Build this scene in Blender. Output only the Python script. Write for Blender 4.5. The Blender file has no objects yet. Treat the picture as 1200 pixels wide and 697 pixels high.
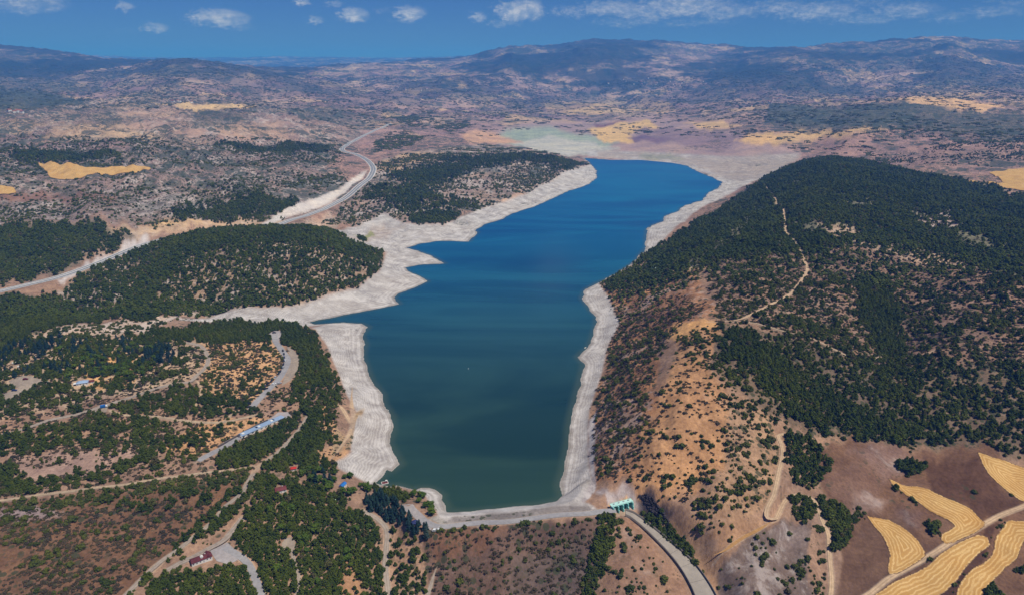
import bpy, bmesh, math, random
import numpy as np
from mathutils import Vector, Matrix
R = math.radians
random.seed(7)
rng = np.random.default_rng(7)
SC = bpy.context.scene
COL = SC.collection

# ------------------------------------------------------------------ camera, sky, sun, exposure
CAMH, FPX, PITCH = 500.0, 811.0, R(18.7)
cam = bpy.data.objects.new('camera', bpy.data.cameras.new('camera'))
COL.objects.link(cam)
cam.location = (0, 0, CAMH)
cam.rotation_euler = (math.pi/2 - PITCH, 0, 0)
cam.data.sensor_width = 36.0
cam.data.lens = 36.0*FPX/1200.0
cam.data.clip_start = 1.0
cam.data.clip_end = 120000.0
SC.camera = cam
SC.cycles.volume_bounces = 3

SUN_DIR = Vector((0.58, -0.34, 1.22)).normalized()      # towards the sun
sun = bpy.data.objects.new('sun', bpy.data.lights.new('sun', 'SUN'))
COL.objects.link(sun)
sun.data.energy = 4.7
sun.data.angle = R(0.5)
sun.data.color = (1.0, 0.94, 0.85)
sun.rotation_euler = SUN_DIR.to_track_quat('Z', 'Y').to_euler()
SC.view_settings.view_transform = 'Standard'
SC.view_settings.look = 'None'
SC.view_settings.exposure = 0.0
SC.view_settings.gamma = 1.0
SC.view_settings.use_curve_mapping = False
SKY_STRENGTH = 0.058
SKY_TINT = (0.27, 0.50, 1.02)
HAZE_DENSITY = 5.5e-5
HAZE_COLOR = (0.10, 0.33, 1.0)
HAZE_ABSORB = (0.12, 0.40, 1.0)

def pix_dir(px, py):
    a = (px-600.0)/FPX; b = (py-348.5)/FPX
    c, s = math.cos(PITCH), math.sin(PITCH)
    return np.array([a, c - b*s, -s - b*c])

class NT:
    """small helper round a node tree"""
    def __init__(self, tree):
        self.t = tree; self.n = tree.nodes; self.l = tree.links
    def node(self, typ, **kw):
        nd = self.n.new(typ)
        for k, v in kw.items(): setattr(nd, k, v)
        return nd
    def put(self, sock, val):
        if isinstance(val, bpy.types.NodeSocket): self.l.new(val, sock)
        elif val is not None: sock.default_value = val
    def math(self, op, a, b=None, c=None, clamp=False):
        nd = self.node('ShaderNodeMath', operation=op, use_clamp=clamp)
        self.put(nd.inputs[0], a)
        if b is not None: self.put(nd.inputs[1], b)
        if c is not None: self.put(nd.inputs[2], c)
        return nd.outputs[0]
    def mix(self, f, a, b, blend='MIX'):
        nd = self.node('ShaderNodeMix', data_type='RGBA', blend_type=blend)
        self.put(nd.inputs[0], f)
        for s, v in ((nd.inputs[6], a), (nd.inputs[7], b)):
            if isinstance(v, (tuple, list)) and len(v) == 3: v = (*v, 1)
            self.put(s, v)
        return nd.outputs[2]
    def noise(self, vec, scale, detail=4, rough=0.55, dist=0.0):
        nd = self.node('ShaderNodeTexNoise')
        self.put(nd.inputs['Vector'], vec)
        nd.inputs['Scale'].default_value = scale; nd.inputs['Detail'].default_value = detail
        nd.inputs['Roughness'].default_value = rough; nd.inputs['Distortion'].default_value = dist
        return nd.outputs['Fac']
    def voro(self, vec, scale, out='Distance', rand=1.0):
        nd = self.node('ShaderNodeTexVoronoi')
        self.put(nd.inputs['Vector'], vec)
        nd.inputs['Scale'].default_value = scale; nd.inputs['Randomness'].default_value = rand
        return nd.outputs[out]
    def step(self, x, lo, hi, to0=0.0, to1=1.0):
        nd = self.node('ShaderNodeMapRange', interpolation_type='SMOOTHSTEP')
        self.put(nd.inputs[0], x); self.put(nd.inputs[1], lo); self.put(nd.inputs[2], hi)
        nd.inputs[3].default_value = to0; nd.inputs[4].default_value = to1
        return nd.outputs[0]
    def ramp(self, f, stops, interp='LINEAR'):
        nd = self.node('ShaderNodeValToRGB'); cr = nd.color_ramp; cr.interpolation = interp
        while len(cr.elements) < len(stops): cr.elements.new(0.5)
        for e, (p, c) in zip(cr.elements, stops):
            e.position = p; e.color = (*c, 1)
        self.put(nd.inputs[0], f)
        return nd.outputs[0]
    def attr(self, name, out='Fac'):
        nd = self.node('ShaderNodeAttribute'); nd.attribute_name = name
        return nd.outputs[out]
    def scale(self, vec, s):
        nd = self.node('ShaderNodeMapping'); self.put(nd.inputs[0], vec)
        nd.inputs['Scale'].default_value = s
        return nd.outputs[0]

def lin(c):
    c = np.asarray(c, float)/255.0
    return np.where(c <= 0.04045, c/12.92, ((c+0.055)/1.055)**2.4)
def L3(*c): return tuple(float(v) for v in lin(c))

# sky with small cumulus in it
world = bpy.data.worlds.new('World'); SC.world = world
world.use_nodes = True
w = NT(world.node_tree); w.n.clear()
tc = w.node('ShaderNodeTexCoord').outputs['Generated']
sky = w.node('ShaderNodeTexSky', sky_type='NISHITA')
sky.sun_disc = False
sky.sun_elevation = math.asin(SUN_DIR.z)
sky.sun_rotation = math.atan2(SUN_DIR.x, SUN_DIR.y)
sky.air_density = 1.0; sky.dust_density = 0.3; sky.ozone_density = 2.0; sky.altitude = 1200
skyc = w.mix(1.0, sky.outputs[0], SKY_TINT, 'MULTIPLY')
sx = w.node('ShaderNodeSeparateXYZ'); w.l.new(tc, sx.inputs[0])
DEG = 57.29578
az = w.math('MULTIPLY', w.math('ARCTAN2', sx.outputs[0], sx.outputs[1]), DEG)
el = w.math('MULTIPLY', w.math('ARCSINE', sx.outputs[2]), DEG)
cv = w.node('ShaderNodeCombineXYZ'); w.l.new(az, cv.inputs[0]); w.l.new(w.math('MULTIPLY', el, 1.9), cv.inputs[1])
n1 = w.noise(cv.outputs[0], 1.1, 5, 0.6)
n2 = w.noise(cv.outputs[0], 2.3, 6, 0.62)
azw = w.math('ADD', az, w.math('MULTIPLY', w.math('SUBTRACT', n2, 0.5), 1.8))
elw = w.math('ADD', el, w.math('MULTIPLY', w.math('SUBTRACT', n1, 0.5), 0.7))
CLOUDS = [(147,8,11,5,.8),(257,21,34,9,1.),(280,31,22,6,.55),(182,33,15,6,.8),(150,36,22,4,.35),(30,3,52,10,.75),(25,18,30,5,.35),(355,3,9,4,.8),(392,5,10,4,.7),
 (370,24,9,4,.8),(415,18,16,8,1.),(450,13,10,4,.5),(480,16,18,8,.95),(472,25,16,4,.5),(560,20,9,6,.8),(605,13,24,11,1.05),(590,28,22,5,.6),(622,12,14,12,1.),
 (670,14,30,8,.6),(715,10,40,9,.8),(760,14,50,10,.75),(740,26,50,7,.55),(800,8,60,12,.85),(850,14,45,9,.7),(815,27,60,6,.5),(910,9,40,9,.65),(955,14,55,10,.75),
 (1010,22,50,7,.6),(1060,13,45,9,.7),(1110,20,40,7,.5),(1165,14,45,7,.55),(1000,4,60,6,.5),(1190,3,50,5,.45)]
val = None; bot = None
for (px, py, rx, ry, s) in CLOUDS:
    d = pix_dir(px, py); d = d/np.linalg.norm(d)
    a0 = math.degrees(math.atan2(d[0], d[1])); e0 = math.degrees(math.asin(d[2]))
    ra = math.degrees(rx/FPX)*1.35*math.cos(R(a0))**2+0.1; re = math.degrees(ry/FPX)*1.35
    dx = w.math('MULTIPLY', w.math('SUBTRACT', azw, a0), 1/ra)
    dy = w.math('MULTIPLY', w.math('SUBTRACT', elw, e0), 1/re)
    d2 = w.math('ADD', w.math('MULTIPLY', dx, dx), w.math('MULTIPLY', dy, dy))
    v = w.math('MULTIPLY', w.math('SUBTRACT', 1.0, d2, clamp=True), s)
    val = v if val is None else w.math('MAXIMUM', val, v)
hi = w.step(el, 7.0, 16.0)
hc = w.math('MULTIPLY', hi, w.step(w.noise(cv.outputs[0], 0.045, 6, 0.6), 0.52, 0.72, 0, .8))
dens = w.step(w.math('ADD', val, w.math('MULTIPLY', w.math('SUBTRACT', n2, 0.5), 0.9)), 0.26, 1.2)
dens = w.math('MULTIPLY', dens, w.step(val, 0.0, 0.12))
dens = w.math('MULTIPLY', w.math('MAXIMUM', dens, hc), 0.88)
ccol = w.mix(w.step(n1, 0.35, 0.65), L3(150,165,195), L3(222,215,222))
bg1 = w.node('ShaderNodeBackground'); w.l.new(skyc, bg1.inputs[0]); bg1.inputs[1].default_value = SKY_STRENGTH
bg2 = w.node('ShaderNodeBackground'); w.l.new(ccol, bg2.inputs[0]); bg2.inputs[1].default_value = 0.95
ms = w.node('ShaderNodeMixShader'); w.l.new(dens, ms.inputs[0]); w.l.new(bg1.outputs[0], ms.inputs[1]); w.l.new(bg2.outputs[0], ms.inputs[2])
out = w.node('ShaderNodeOutputWorld'); w.l.new(ms.outputs[0], out.inputs[0])

# ------------------------------------------------------------------ helpers
def tag(o, label=None, cat=None, group=None, kind=None):
    if label: o['label'] = label
    if cat: o['category'] = cat
    if group: o['group'] = group
    if kind: o['kind'] = kind
    return o
def link(name, me, parent=None, mat=None, loc=None, rotz=None):
    o = bpy.data.objects.new(name, me); COL.objects.link(o)
    if mat is not None and not me.materials: me.materials.append(mat)
    if parent: o.parent = parent
    if loc is not None: o.location = loc
    if rotz is not None: o.rotation_euler = (0, 0, rotz)
    return o
def thing(name, label, cat, loc=(0,0,0), rotz=0, group=None):
    o = bpy.data.objects.new(name, None); COL.objects.link(o)
    o.location = loc; o.rotation_euler = (0, 0, rotz)
    o.empty_display_size = 0.5
    return tag(o, label, cat, group)
def dup(root, loc, rotz, label=None, group=None, scale=None):
    r = root.copy(); COL.objects.link(r); r.location = loc; r.rotation_euler = (0, 0, rotz)
    if scale is not None: r.scale = scale
    if label: r['label'] = label
    if group: r['group'] = group
    for ch in list(root.children):
        c = ch.copy(); COL.objects.link(c); c.parent = r
        for g in list(ch.children):
            d = g.copy(); COL.objects.link(d); d.parent = c
    return r
def raw_mesh(name, co, faces, smooth=False):
    """co (n,3), faces (m,k) of one size"""
    me = bpy.data.meshes.new(name)
    co = np.ascontiguousarray(co, dtype=np.float32); faces = np.ascontiguousarray(faces, dtype=np.int32)
    m, k = faces.shape
    me.vertices.add(len(co)); me.vertices.foreach_set('co', co.ravel())
    me.loops.add(m*k); me.loops.foreach_set('vertex_index', faces.ravel())
    me.polygons.add(m); me.polygons.foreach_set('loop_start', np.arange(0, m*k, k, dtype=np.int32))
    if smooth: me.polygons.foreach_set('use_smooth', np.ones(m, dtype=bool))
    me.update(calc_edges=True)
    return me
def fattr(me, name, arr):
    a = me.attributes.new(name, 'FLOAT', 'POINT'); a.data.foreach_set('value', np.ascontiguousarray(arr, dtype=np.float32).ravel())
def cattr(me, name, arr):
    a = me.attributes.new(name, 'FLOAT_COLOR', 'POINT')
    rgba = np.ones((len(arr), 4), np.float32); rgba[:, :3] = arr
    a.data.foreach_set('color', rgba.ravel())

def principled(name, rough=0.85, spec=0.2):
    m = bpy.data.materials.new(name); m.use_nodes = True
    t = NT(m.node_tree); b = t.n['Principled BSDF']
    b.inputs['Roughness'].default_value = rough
    b.inputs['Specular IOR Level'].default_value = spec
    return m, t, b
def wear_mat(name, col, scale=1.5, amt=0.25, rough=0.8, spec=0.25):
    m, t, b = principled(name, rough, spec)
    g = t.node('ShaderNodeTexCoord').outputs['Object']
    n = t.noise(g, scale, 5, 0.6)
    n2_ = t.noise(g, scale*0.15, 3, 0.6)
    k = t.math('ADD', t.math('MULTIPLY', n, amt), t.math('MULTIPLY', n2_, amt))
    dark = tuple(c*(1-amt*1.2) for c in col); light = tuple(min(1, c*(1+amt*0.9)) for c in col)
    t.l.new(t.mix(t.step(k, amt*0.55, amt*1.45), dark, light), b.inputs['Base Color'])
    return m

# numpy gradient noise
PERM = rng.permutation(4096)
ANG = rng.random(4096)*2*np.pi
GX, GY = np.cos(ANG), np.sin(ANG)
def gnoise(x, y, seed=0):
    x0 = np.floor(x).astype(np.int64); y0 = np.floor(y).astype(np.int64)
    fx = x-x0; fy = y-y0
    def g(ix, iy, dx, dy):
        h = PERM[(PERM[(ix+seed*57) & 4095] + iy + seed*131) & 4095]
        return GX[h]*dx + GY[h]*dy
    a = fx*fx*fx*(fx*(fx*6-15)+10); b = fy*fy*fy*(fy*(fy*6-15)+10)
    n00 = g(x0, y0, fx, fy); n10 = g(x0+1, y0, fx-1, fy)
    n01 = g(x0, y0+1, fx, fy-1); n11 = g(x0+1, y0+1, fx-1, fy-1)
    return ((n00*(1-a)+n10*a)*(1-b) + (n01*(1-a)+n11*a)*b)*1.5
def fbm(x, y, lam, octv=4, seed=0, gain=0.5):
    s = 0; a = 1; t = 0
    for i in range(octv):
        s = s + a*gnoise(x/lam, y/lam, seed+i); t += a
        a *= gain; lam /= 2.03
    return s/t
def ridged(x, y, lam, octv=3, seed=0):
    s = 0; a = 1; t = 0
    for i in range(octv):
        s = s + a*(1-2*np.abs(gnoise(x/lam, y/lam, seed+i))); t += a
        a *= 0.5; lam /= 2.1
    return s/t
def sstep(x, lo, hi):
    t = np.clip((x-lo)/(hi-lo), 0, 1); return t*t*(3-2*t)

# ------------------------------------------------------------------ map projection used for the terrain tables
CP, SP = math.cos(PITCH), math.sin(PITCH)
def flat(X, Y):
    """map coordinates: where a point of the water plane at X,Y falls in the survey picture"""
    depth = Y*CP + CAMH*SP
    return 600 + FPX*X/depth, 348.5 + FPX*(CAMH*CP - Y*SP)/depth
def on_plane(px, py, z=0.0):
    a = (np.asarray(px, float)-600)/FPX; b = (np.asarray(py, float)-348.5)/FPX
    dz = -SP - b*CP
    t = (z-CAMH)/dz
    return a*t, (CP-b*SP)*t

LAKE = [(525,599),(551,599),(601.6,593.6),(632,590.6),(652,586.5),(657.5,581),(654,568.5),(657.5,558),(660,550.5),(664,534),(667,515),(667,500),(672,476),(677,457),
 (681,440),(684,426.5),(676.4,418),(682,412),(689,407.6),(694,395),(697.8,382),(698.8,371.5),(689,361),(681.5,349),(686,339),(700,331),(720,322),(744,306),(757,290),
 (757,278.7),(758,269),(766,263),(775.7,260),(780,253),(794,248),(797,243.7),(810,239),(824.7,234),(829,227),(843,219),(845.7,213),(838.7,210),(824,204),(810.7,198),(806,194.7),(787,191),(750,187.7),
 (715,187.7),(684.7,185.5),(691,190.7),(699,200),(699,209),(687,217.5),(661.7,225.7),(640.7,236),(624,243),(598.7,251),(589,257),(568,263),(556.7,270),(560,272),(549.7,283.5),(533,282.8),
 (510,282.8),(493,285.4),(477.5,290.6),(490,294),(503,298.5),(522,308.8),(503,310),(490,310.5),(475.7,313.6),(477.5,318),(490,323),(501.5,329.5),(486,337),(467,344),(462,349),(468.8,356),(450,360),(434,363),
 (400,369.7),(361,377.5),(370,380),(400,378),(424,379),(432.5,383),(424,393),(429,403),(427,410),(425.8,418),(431,433.4),(436,446),(449,462),(450,473),(460,487.6),(461,502),(456,519),
 (463,531),(470.4,543.5),(459,552),(453,550),(447,559),(440,566),(457.8,569.4),(465,568),(476.5,571),(488,574),(493,571),(502,571),(510,574),(519,580),(518.4,585),(523,591)]

# surveyed heights: picture x, picture y, metres above the water
SURVEY = '''
380 388 12;390 425 14;402 462 13;408 485 12;385 520 18;400 545 10;425 560 6;250 371 12;330 364 12;420 342 12;450 305 12;200 285 75;250 275 88;310 270 92;370 275 84;420 289 50;440 297 25
200 330 45;300 320 55;380 325 40;120 330 42;70 345 24;150 355 25;260 345 30;350 345 25;430 279 6;380 266 18;300 261 40;250 265 40;200 271 42
0 268 78;60 262 84;120 270 70;160 279 46;0 335 34;60 318 34;130 291 38;0 256 62;80 256 62;160 262 58;35 332 26;100 312 30;165 284 40;140 300 32;-60 300 70;-120 330 60
30 400 55;90 381 52;150 377 40;0 350 36;50 364 24;100 373 12;0 385 20;-80 380 30;-80 440 55;-80 550 40;-80 650 25
0 440 50;60 445 48;100 450 45;150 420 45;200 410 42;250 388 26;300 392 28;330 383 20;345 420 22;300 460 30;250 450 38;200 470 38;120 475 42;30 500 40;100 530 34;200 540 30;290 500 26;330 480 24;350 510 18;300 550 22
10 580 30;150 570 28;290 545 22;370 560 13;340 575 14;410 575 11;440 580 11;480 595 13;505 613 13;0 690 15;100 640 20;200 620 15;240 660 8;270 640 8;300 690 0;350 620 5;400 600 9;400 660 -8;460 640 -8;480 690 -22;250 760 -10;0 780 0;450 780 -40
520 617 13.5;600 611 13.5;690 602 13.5;722 594 13.5;560 640 -2;560 690 -26;620 690 -28;650 640 -4;690 650 -8;500 650 -6;520 690 -26;690 690 -28;600 780 -42
740 640 2;720 690 -18;742 607 7;780 635 -2;810 665 -12;835 697 -22;770 597 21;800 618 14;820 600 24;850 640 8;870 690 -8;800 780 -36
690 568 10;695 520 14;700 470 14;712 430 14;724 390 14;708 350 10;760 540 45;790 500 68;810 450 88;800 400 90;820 375 100;760 400 55;740 460 48;730 520 38;740 570 26
850 370 108;860 320 112;800 320 72;770 292 12;730 322 18;800 262 14;850 235 14;890 210 12;800 290 45;850 260 60;900 228 80;905 240 92;960 187 98;1000 190 98;1060 200 88;1120 208 76;1140 216 72;1205 229 72
960 179 22;1060 194 36;1000 183 30;1130 203 60;1190 208 70;1000 230 118;1100 240 105;1190 250 105;1000 280 122;1100 290 110;1190 300 115;930 300 115;930 350 108;1000 350 100;1040 340 88;1035 400 70;1050 420 64;1100 350 105;1150 380 108;1190 370 112;1280 300 120;1280 400 105;1280 230 80
1100 420 85;1190 440 85;950 400 95;900 420 92;1000 440 75;880 470 80;950 480 62;1050 480 55;1130 480 55;1190 510 48;850 520 62;900 540 48;850 580 42;950 540 36;1010 520 40;1060 540 25;1130 550 26;1190 550 25;1000 590 16;1060 620 5;1120 590 14;1190 600 6
900 600 28;950 620 12;920 650 -2;870 655 -2;970 680 -14;1060 690 -14;1150 690 -12;1190 640 -4;880 620 16;860 560 45;1280 600 15;1280 500 50;1280 700 -10;1000 780 -30;1200 780 -25
600 165 4;680 168 3;750 175 5;850 172 15;640 150 8;700 140 10;900 190 10;870 205 4;690 192 10;650 185 40;600 178 55;560 183 60;530 180 58;500 200 50;480 220 45;600 208 40;560 240 12;520 264 8;500 255 16;450 235 45;430 255 22;440 270 6;640 204 33;672 199 24;600 235 12
560 165 14;500 175 45;460 185 58;430 210 58;430 195 60;400 175 62;450 148 58;350 250 45;320 264 38;0 240 90;100 240 95;200 240 85;300 240 65;0 210 125;100 200 130;200 205 115;300 200 100;380 200 80;0 170 150;100 170 150;200 170 150;300 170 110;250 150 160;150 150 165;380 160 90;500 150 50
0 140 190;100 130 200;300 135 170;250 127 200;400 130 110;500 125 80;0 110 230;150 110 210;300 110 190;450 110 130;600 130 30;700 125 40;800 130 60;600 110 100;700 105 120;800 110 110;900 160 60;1000 160 110;1100 160 120;1190 160 140;1000 180 46;1100 185 75;1190 190 85
900 130 130;1000 130 170;1060 118 215;1100 112 190;1190 125 200;900 110 150;1000 105 170;1190 100 250;-100 200 130;-100 130 200;1300 180 100;1300 130 200;-150 260 70;1350 300 110;1350 500 60
'''
# far ridges: picture x, picture y, distance
RIDGES = '''
560 66 16000;600 58 16000;640 54 16000;680 50 16000;720 50 16000;760 52 16000;800 53 16500;850 56 17000;900 58 18000;930 60 18000;960 57 14500;1000 53 14500;1040 50 14500;1080 50 14500;1110 48 14500;1150 51 14500;1190 52 14500;1260 54 14500
520 70 16500;600 84 11500;700 80 11500;780 86 11500;850 82 11500;950 82 10500;1100 76 10500;1190 84 10500;640 70 13500;740 66 13500;830 70 14000;1060 62 12500;1190 66 12500
0 57 13000;20 57 13000;40 60 13000;80 65 13000;120 71 13000;-80 58 13000;30 84 10500;100 90 9800;150 85 10000;190 76 10000;215 73 10000;250 78 10000;290 84 10000;340 84 13000;420 78 14000;480 76 15000
'''
cu, cvv, cz = [], [], []
def uv_of(X, Y): return FPX*X/Y, 300*np.log(Y)
for tok in SURVEY.replace('\n', ';').split(';'):
    if tok.strip():
        px, py, z = map(float, tok.split())
        X, Y = on_plane(px, py, z); u, v = uv_of(X, Y)
        cu.append(u); cvv.append(v); cz.append(z)
for tok in RIDGES.replace('\n', ';').split(';'):
    if tok.strip():
        px, py, dist = map(float, tok.split())
        d = pix_dir(px, py); t = dist/d[1]
        u, v = uv_of(d[0]*t, dist); cu.append(u); cvv.append(v); cz.append(CAMH + d[2]*t)
for u in range(-1000, 1001, 250):
    cu.append(u); cvv.append(300*math.log(24000)); cz.append(330 if u < -50 else 480)
    cu.append(u); cvv.append(300*math.log(34000)); cz.append(770 + 70*math.sin(u*0.013+1) + (0 if u < 100 else 200))
    cu.append(u); cvv.append(300*math.log(60000)); cz.append(300)
    cu.append(u); cvv.append(300*math.log(330)); cz.append(-60 if abs(u) < 300 else 0)
for (px, py) in LAKE[::3]:
    X, Y = on_plane(px, py, 0); u, v = uv_of(X, Y); cu.append(u); cvv.append(v); cz.append(0.5)
C = np.stack([cu, cvv], 1)/100.0; cz = np.array(cz)
def tps_k(r2): return 0.5*r2*np.log(r2+1e-12)
n = len(C)
K = tps_k(((C[:, None]-C[None])**2).sum(-1)) + 0.02*np.eye(n)
Pm = np.concatenate([np.ones((n, 1)), C], 1)
A = np.zeros((n+3, n+3)); A[:n, :n] = K; A[:n, n:] = Pm; A[n:, :n] = Pm.T
sol = np.linalg.solve(A, np.concatenate([cz, np.zeros(3)]))
def tps(u, v):
    q = np.stack([u, v], 1)/100.0; o = np.empty(len(q))
    for i in range(0, len(q), 20000):
        b = q[i:i+20000]
        r2 = (b[:, 0:1]-C[:, 0][None])**2 + (b[:, 1:2]-C[:, 1][None])**2
        o[i:i+20000] = tps_k(r2)@sol[:n] + sol[n] + b@sol[n+1:]
    return o

# terrain grid: fine near, coarse far
Ys = [330.0]
while Ys[-1] < 46000:
    y = Ys[-1]; Ys.append(y + min(max(0.72*(y*y+CAMH**2)/(CAMH*FPX), 0.9), 0.008*y))
Ys = np.array(Ys); NR = len(Ys)
U0, U1, DU = -860.0, 860.0, 1.45
Us = np.arange(U0, U1+DU, DU); NC = len(Us)
ri = np.unique(np.append(np.arange(0, NR, 4), NR-1)); ci = np.unique(np.append(np.arange(0, NC, 5), NC-1))
uu, vv = np.meshgrid(Us[ci], 300*np.log(Ys[ri]))
zc = tps(uu.ravel(), vv.ravel()).reshape(uu.shape)
tmp = np.stack([np.interp(np.arange(NC), ci, row) for row in zc])
f = np.interp(np.arange(NR), ri, np.arange(len(ri))); i0 = np.minimum(f.astype(int), len(ri)-2); fr = (f-i0)[:, None]
Z = tmp[i0]*(1-fr) + tmp[i0+1]*fr
GXm = Us[None, :]*Ys[:, None]/FPX
GYm = np.repeat(Ys[:, None], NC, 1)
QX, QY = flat(GXm, GYm)
X_, Y_ = GXm.ravel(), GYm.ravel()

def seg_dist(px, py, ax, ay, bx, by):
    dx, dy = bx-ax, by-ay
    t = np.clip(((px-ax)*dx+(py-ay)*dy)/(dx*dx+dy*dy+1e-12), 0, 1)
    return np.hypot(px-ax-t*dx, py-ay-t*dy), t
def poly_sd(px, py, poly):
    """signed distance, positive inside"""
    d = np.full(px.shape, 1e9); ins = np.zeros(px.shape, bool)
    n_ = len(poly)
    for i in range(n_):
        ax, ay = poly[i]; bx, by = poly[(i+1) % n_]
        d = np.minimum(d, seg_dist(px, py, ax, ay, bx, by)[0])
        c = ((ay > py) != (by > py))
        with np.errstate(divide='ignore', invalid='ignore'):
            xi = (bx-ax)*(py-ay)/(by-ay+1e-12)+ax
        ins ^= c & (px < xi)
    return np.where(ins, d, -d)

# lake: signed distance in metres (positive in water); a little wiggle in the shoreline
lkx, lky = on_plane([p[0] for p in LAKE], [p[1] for p in LAKE], 0)
lpoly = list(zip(lkx, lky))
sdl = np.full(X_.shape, -9999.0)
near = (X_ > lkx.min()-600) & (X_ < lkx.max()+900) & (Y_ > lky.min()-250) & (Y_ < lky.max()+1500)
wob = np.clip(Y_[near]/700, 1, 4)
wx = X_[near] + wob*3.0*fbm(X_[near], Y_[near], 45, 3, 3)
wy = Y_[near] + wob*3.0*fbm(X_[near], Y_[near], 45, 3, 9)
sdl[near] = poly_sd(wx, wy, lpoly)
sdl = sdl.reshape(Z.shape)

# polygons drawn on the map
def feather(poly, wpx, warp=True):
    """0..1 mask over the grid of a polygon given in map coordinates, soft edge wpx"""
    xs = [p[0] for p in poly]; ys = [p[1] for p in poly]
    m = np.zeros(Z.shape)
    s = (QX > min(xs)-wpx-8) & (QX < max(xs)+wpx+8) & (QY > min(ys)-wpx-8) & (QY < max(ys)+wpx+8)
    if s.any():
        a, b = (WQX, WQY) if warp else (QX, QY)
        m[s] = sstep(poly_sd(a[s], b[s], poly), -wpx, wpx)
    return m
dep = GYm*CP+CAMH*SP
WA = np.clip(dep/FPX, 0.8, 6)                        # metres per map unit
wl = np.clip(dep*0.02, 14, 200)
WQX = QX + 22*sstep(QY, 230, 130)*fbm(GXm/wl*20, GYm/wl*20, 60, 4, 27) + 11*fbm(GXm/wl*20, GYm/wl*20, 20, 4, 21)*np.clip((QY-70)/120, .3, 1)
WQY = QY + 9*fbm(GXm/wl*20, GYm/wl*20, 20, 4, 33)*np.clip((QY-70)/220, .12, 1)

# relief: gullies and humps, sizes growing with distance
flatm = np.maximum.reduce([feather([(540,150),(640,138),(760,135),(830,150),(960,180),(900,215),(800,200),(700,192),(600,175)], 10, False),
                           feather([(1000,540),(1230,520),(1230,720),(960,720),(960,640)], 12, False)*0.25,
                           feather([(495,600),(715,585),(730,597),(700,640),(700,720),(490,720),(480,640)], 8, False)*0.85])
amp_r = 1-flatm
for lam, k, sd in ((38, .035, 1), (95, .05, 2), (240, .055, 3), (600, .05, 4), (1500, .035, 5), (3800, .02, 6)):
    on = sstep(GYm, lam*5.0, lam*11.0)
    if lam < 100: on = np.ones_like(GYm)
    on = on*(1-sstep(GYm, lam*120, lam*200))
    Z = Z + amp_r*on*lam*k*(ridged(GXm, GYm, lam, 3, sd*11)-0.35)
gul = feather([(-200,135),(200,125),(430,140),(400,175),(395,215),(300,262),(-200,258)], 14, False)+0.7*feather([(880,120),(1100,105),(1250,120),(1250,180),(1000,175),(900,165)], 8, False)
Z = Z + gul*(38*(ridged(GXm, GYm, 330, 4, 77)-0.3) + 13*(ridged(GXm, GYm*.6, 90, 3, 78)-0.3))
fm_ = sstep(GYm, 5500, 8000)*(1-flatm)
Z = Z + fm_*(70*(ridged(GXm, GYm*.8, 900, 4, 79)-0.35)) + sstep(GYm, 9000, 12000)*(1-sstep(GYm, 15000, 19000)*.5)*(40+80*sstep(GXm/GYm, -.25, .0))*(ridged(GXm, GYm*.8, 2300, 4, 80)-0.4)
gr = feather([(690,335),(800,320),(830,380),(770,460),(750,560),(690,570),(690,480),(700,400)], 8, False)
Z = Z + gr*6*(ridged(GXm*0.9+GYm*.3, GYm, 60, 3, 91)-0.4)

rh_ = feather([(770,310),(840,262),(910,222),(1000,196),(1230,225),(1230,500),(900,480),(850,400),(800,350)], 18, False)
Z = Z + rh_*(15*(ridged(GXm, GYm, 300, 3, 95)-.35) + 5*(ridged(GXm, GYm, 85, 3, 96)-.35))
bl_ = feather([(740,400),(820,370),(880,480),(840,600),(740,590)], 10, False)
Z = Z + bl_*3.5*(ridged(GXm, GYm*.5, 55, 3, 97)-.35)
# banks
out_d = -sdl
bw = np.clip(GYm*0.035, 18, 90)
s = sstep(out_d, 0, bw)
Zo = np.maximum(Z, 1.0)*s*(0.35+0.65*sstep(out_d, bw*0.3, bw*2)) + np.minimum(out_d*0.10, 3.0)
lakezone = (sdl > -500)
wlow = np.where(lakezone, sstep(-out_d, -500, -150), 0)          # only lift low land near the lake
damdown = GYm < (lky.min()-8)
Z = np.where((sdl < 0) & lakezone & ~damdown, Zo*wlow + Z*(1-wlow), Z)
dz_ = feather([(519,601),(545,598),(600,592),(650,584),(690,572),(712,580),(716,600),(690,612),(600,622),(520,630),(508,622)], 3, False)*(1-sstep(out_d, 34, 60))*(sdl < 0)
Z = Z*(1-dz_) + np.minimum(out_d*0.52, 12.6)*dz_
Z = np.where(sdl >= 0, -np.minimum(0.2+sdl*0.12, 14), Z)

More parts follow.
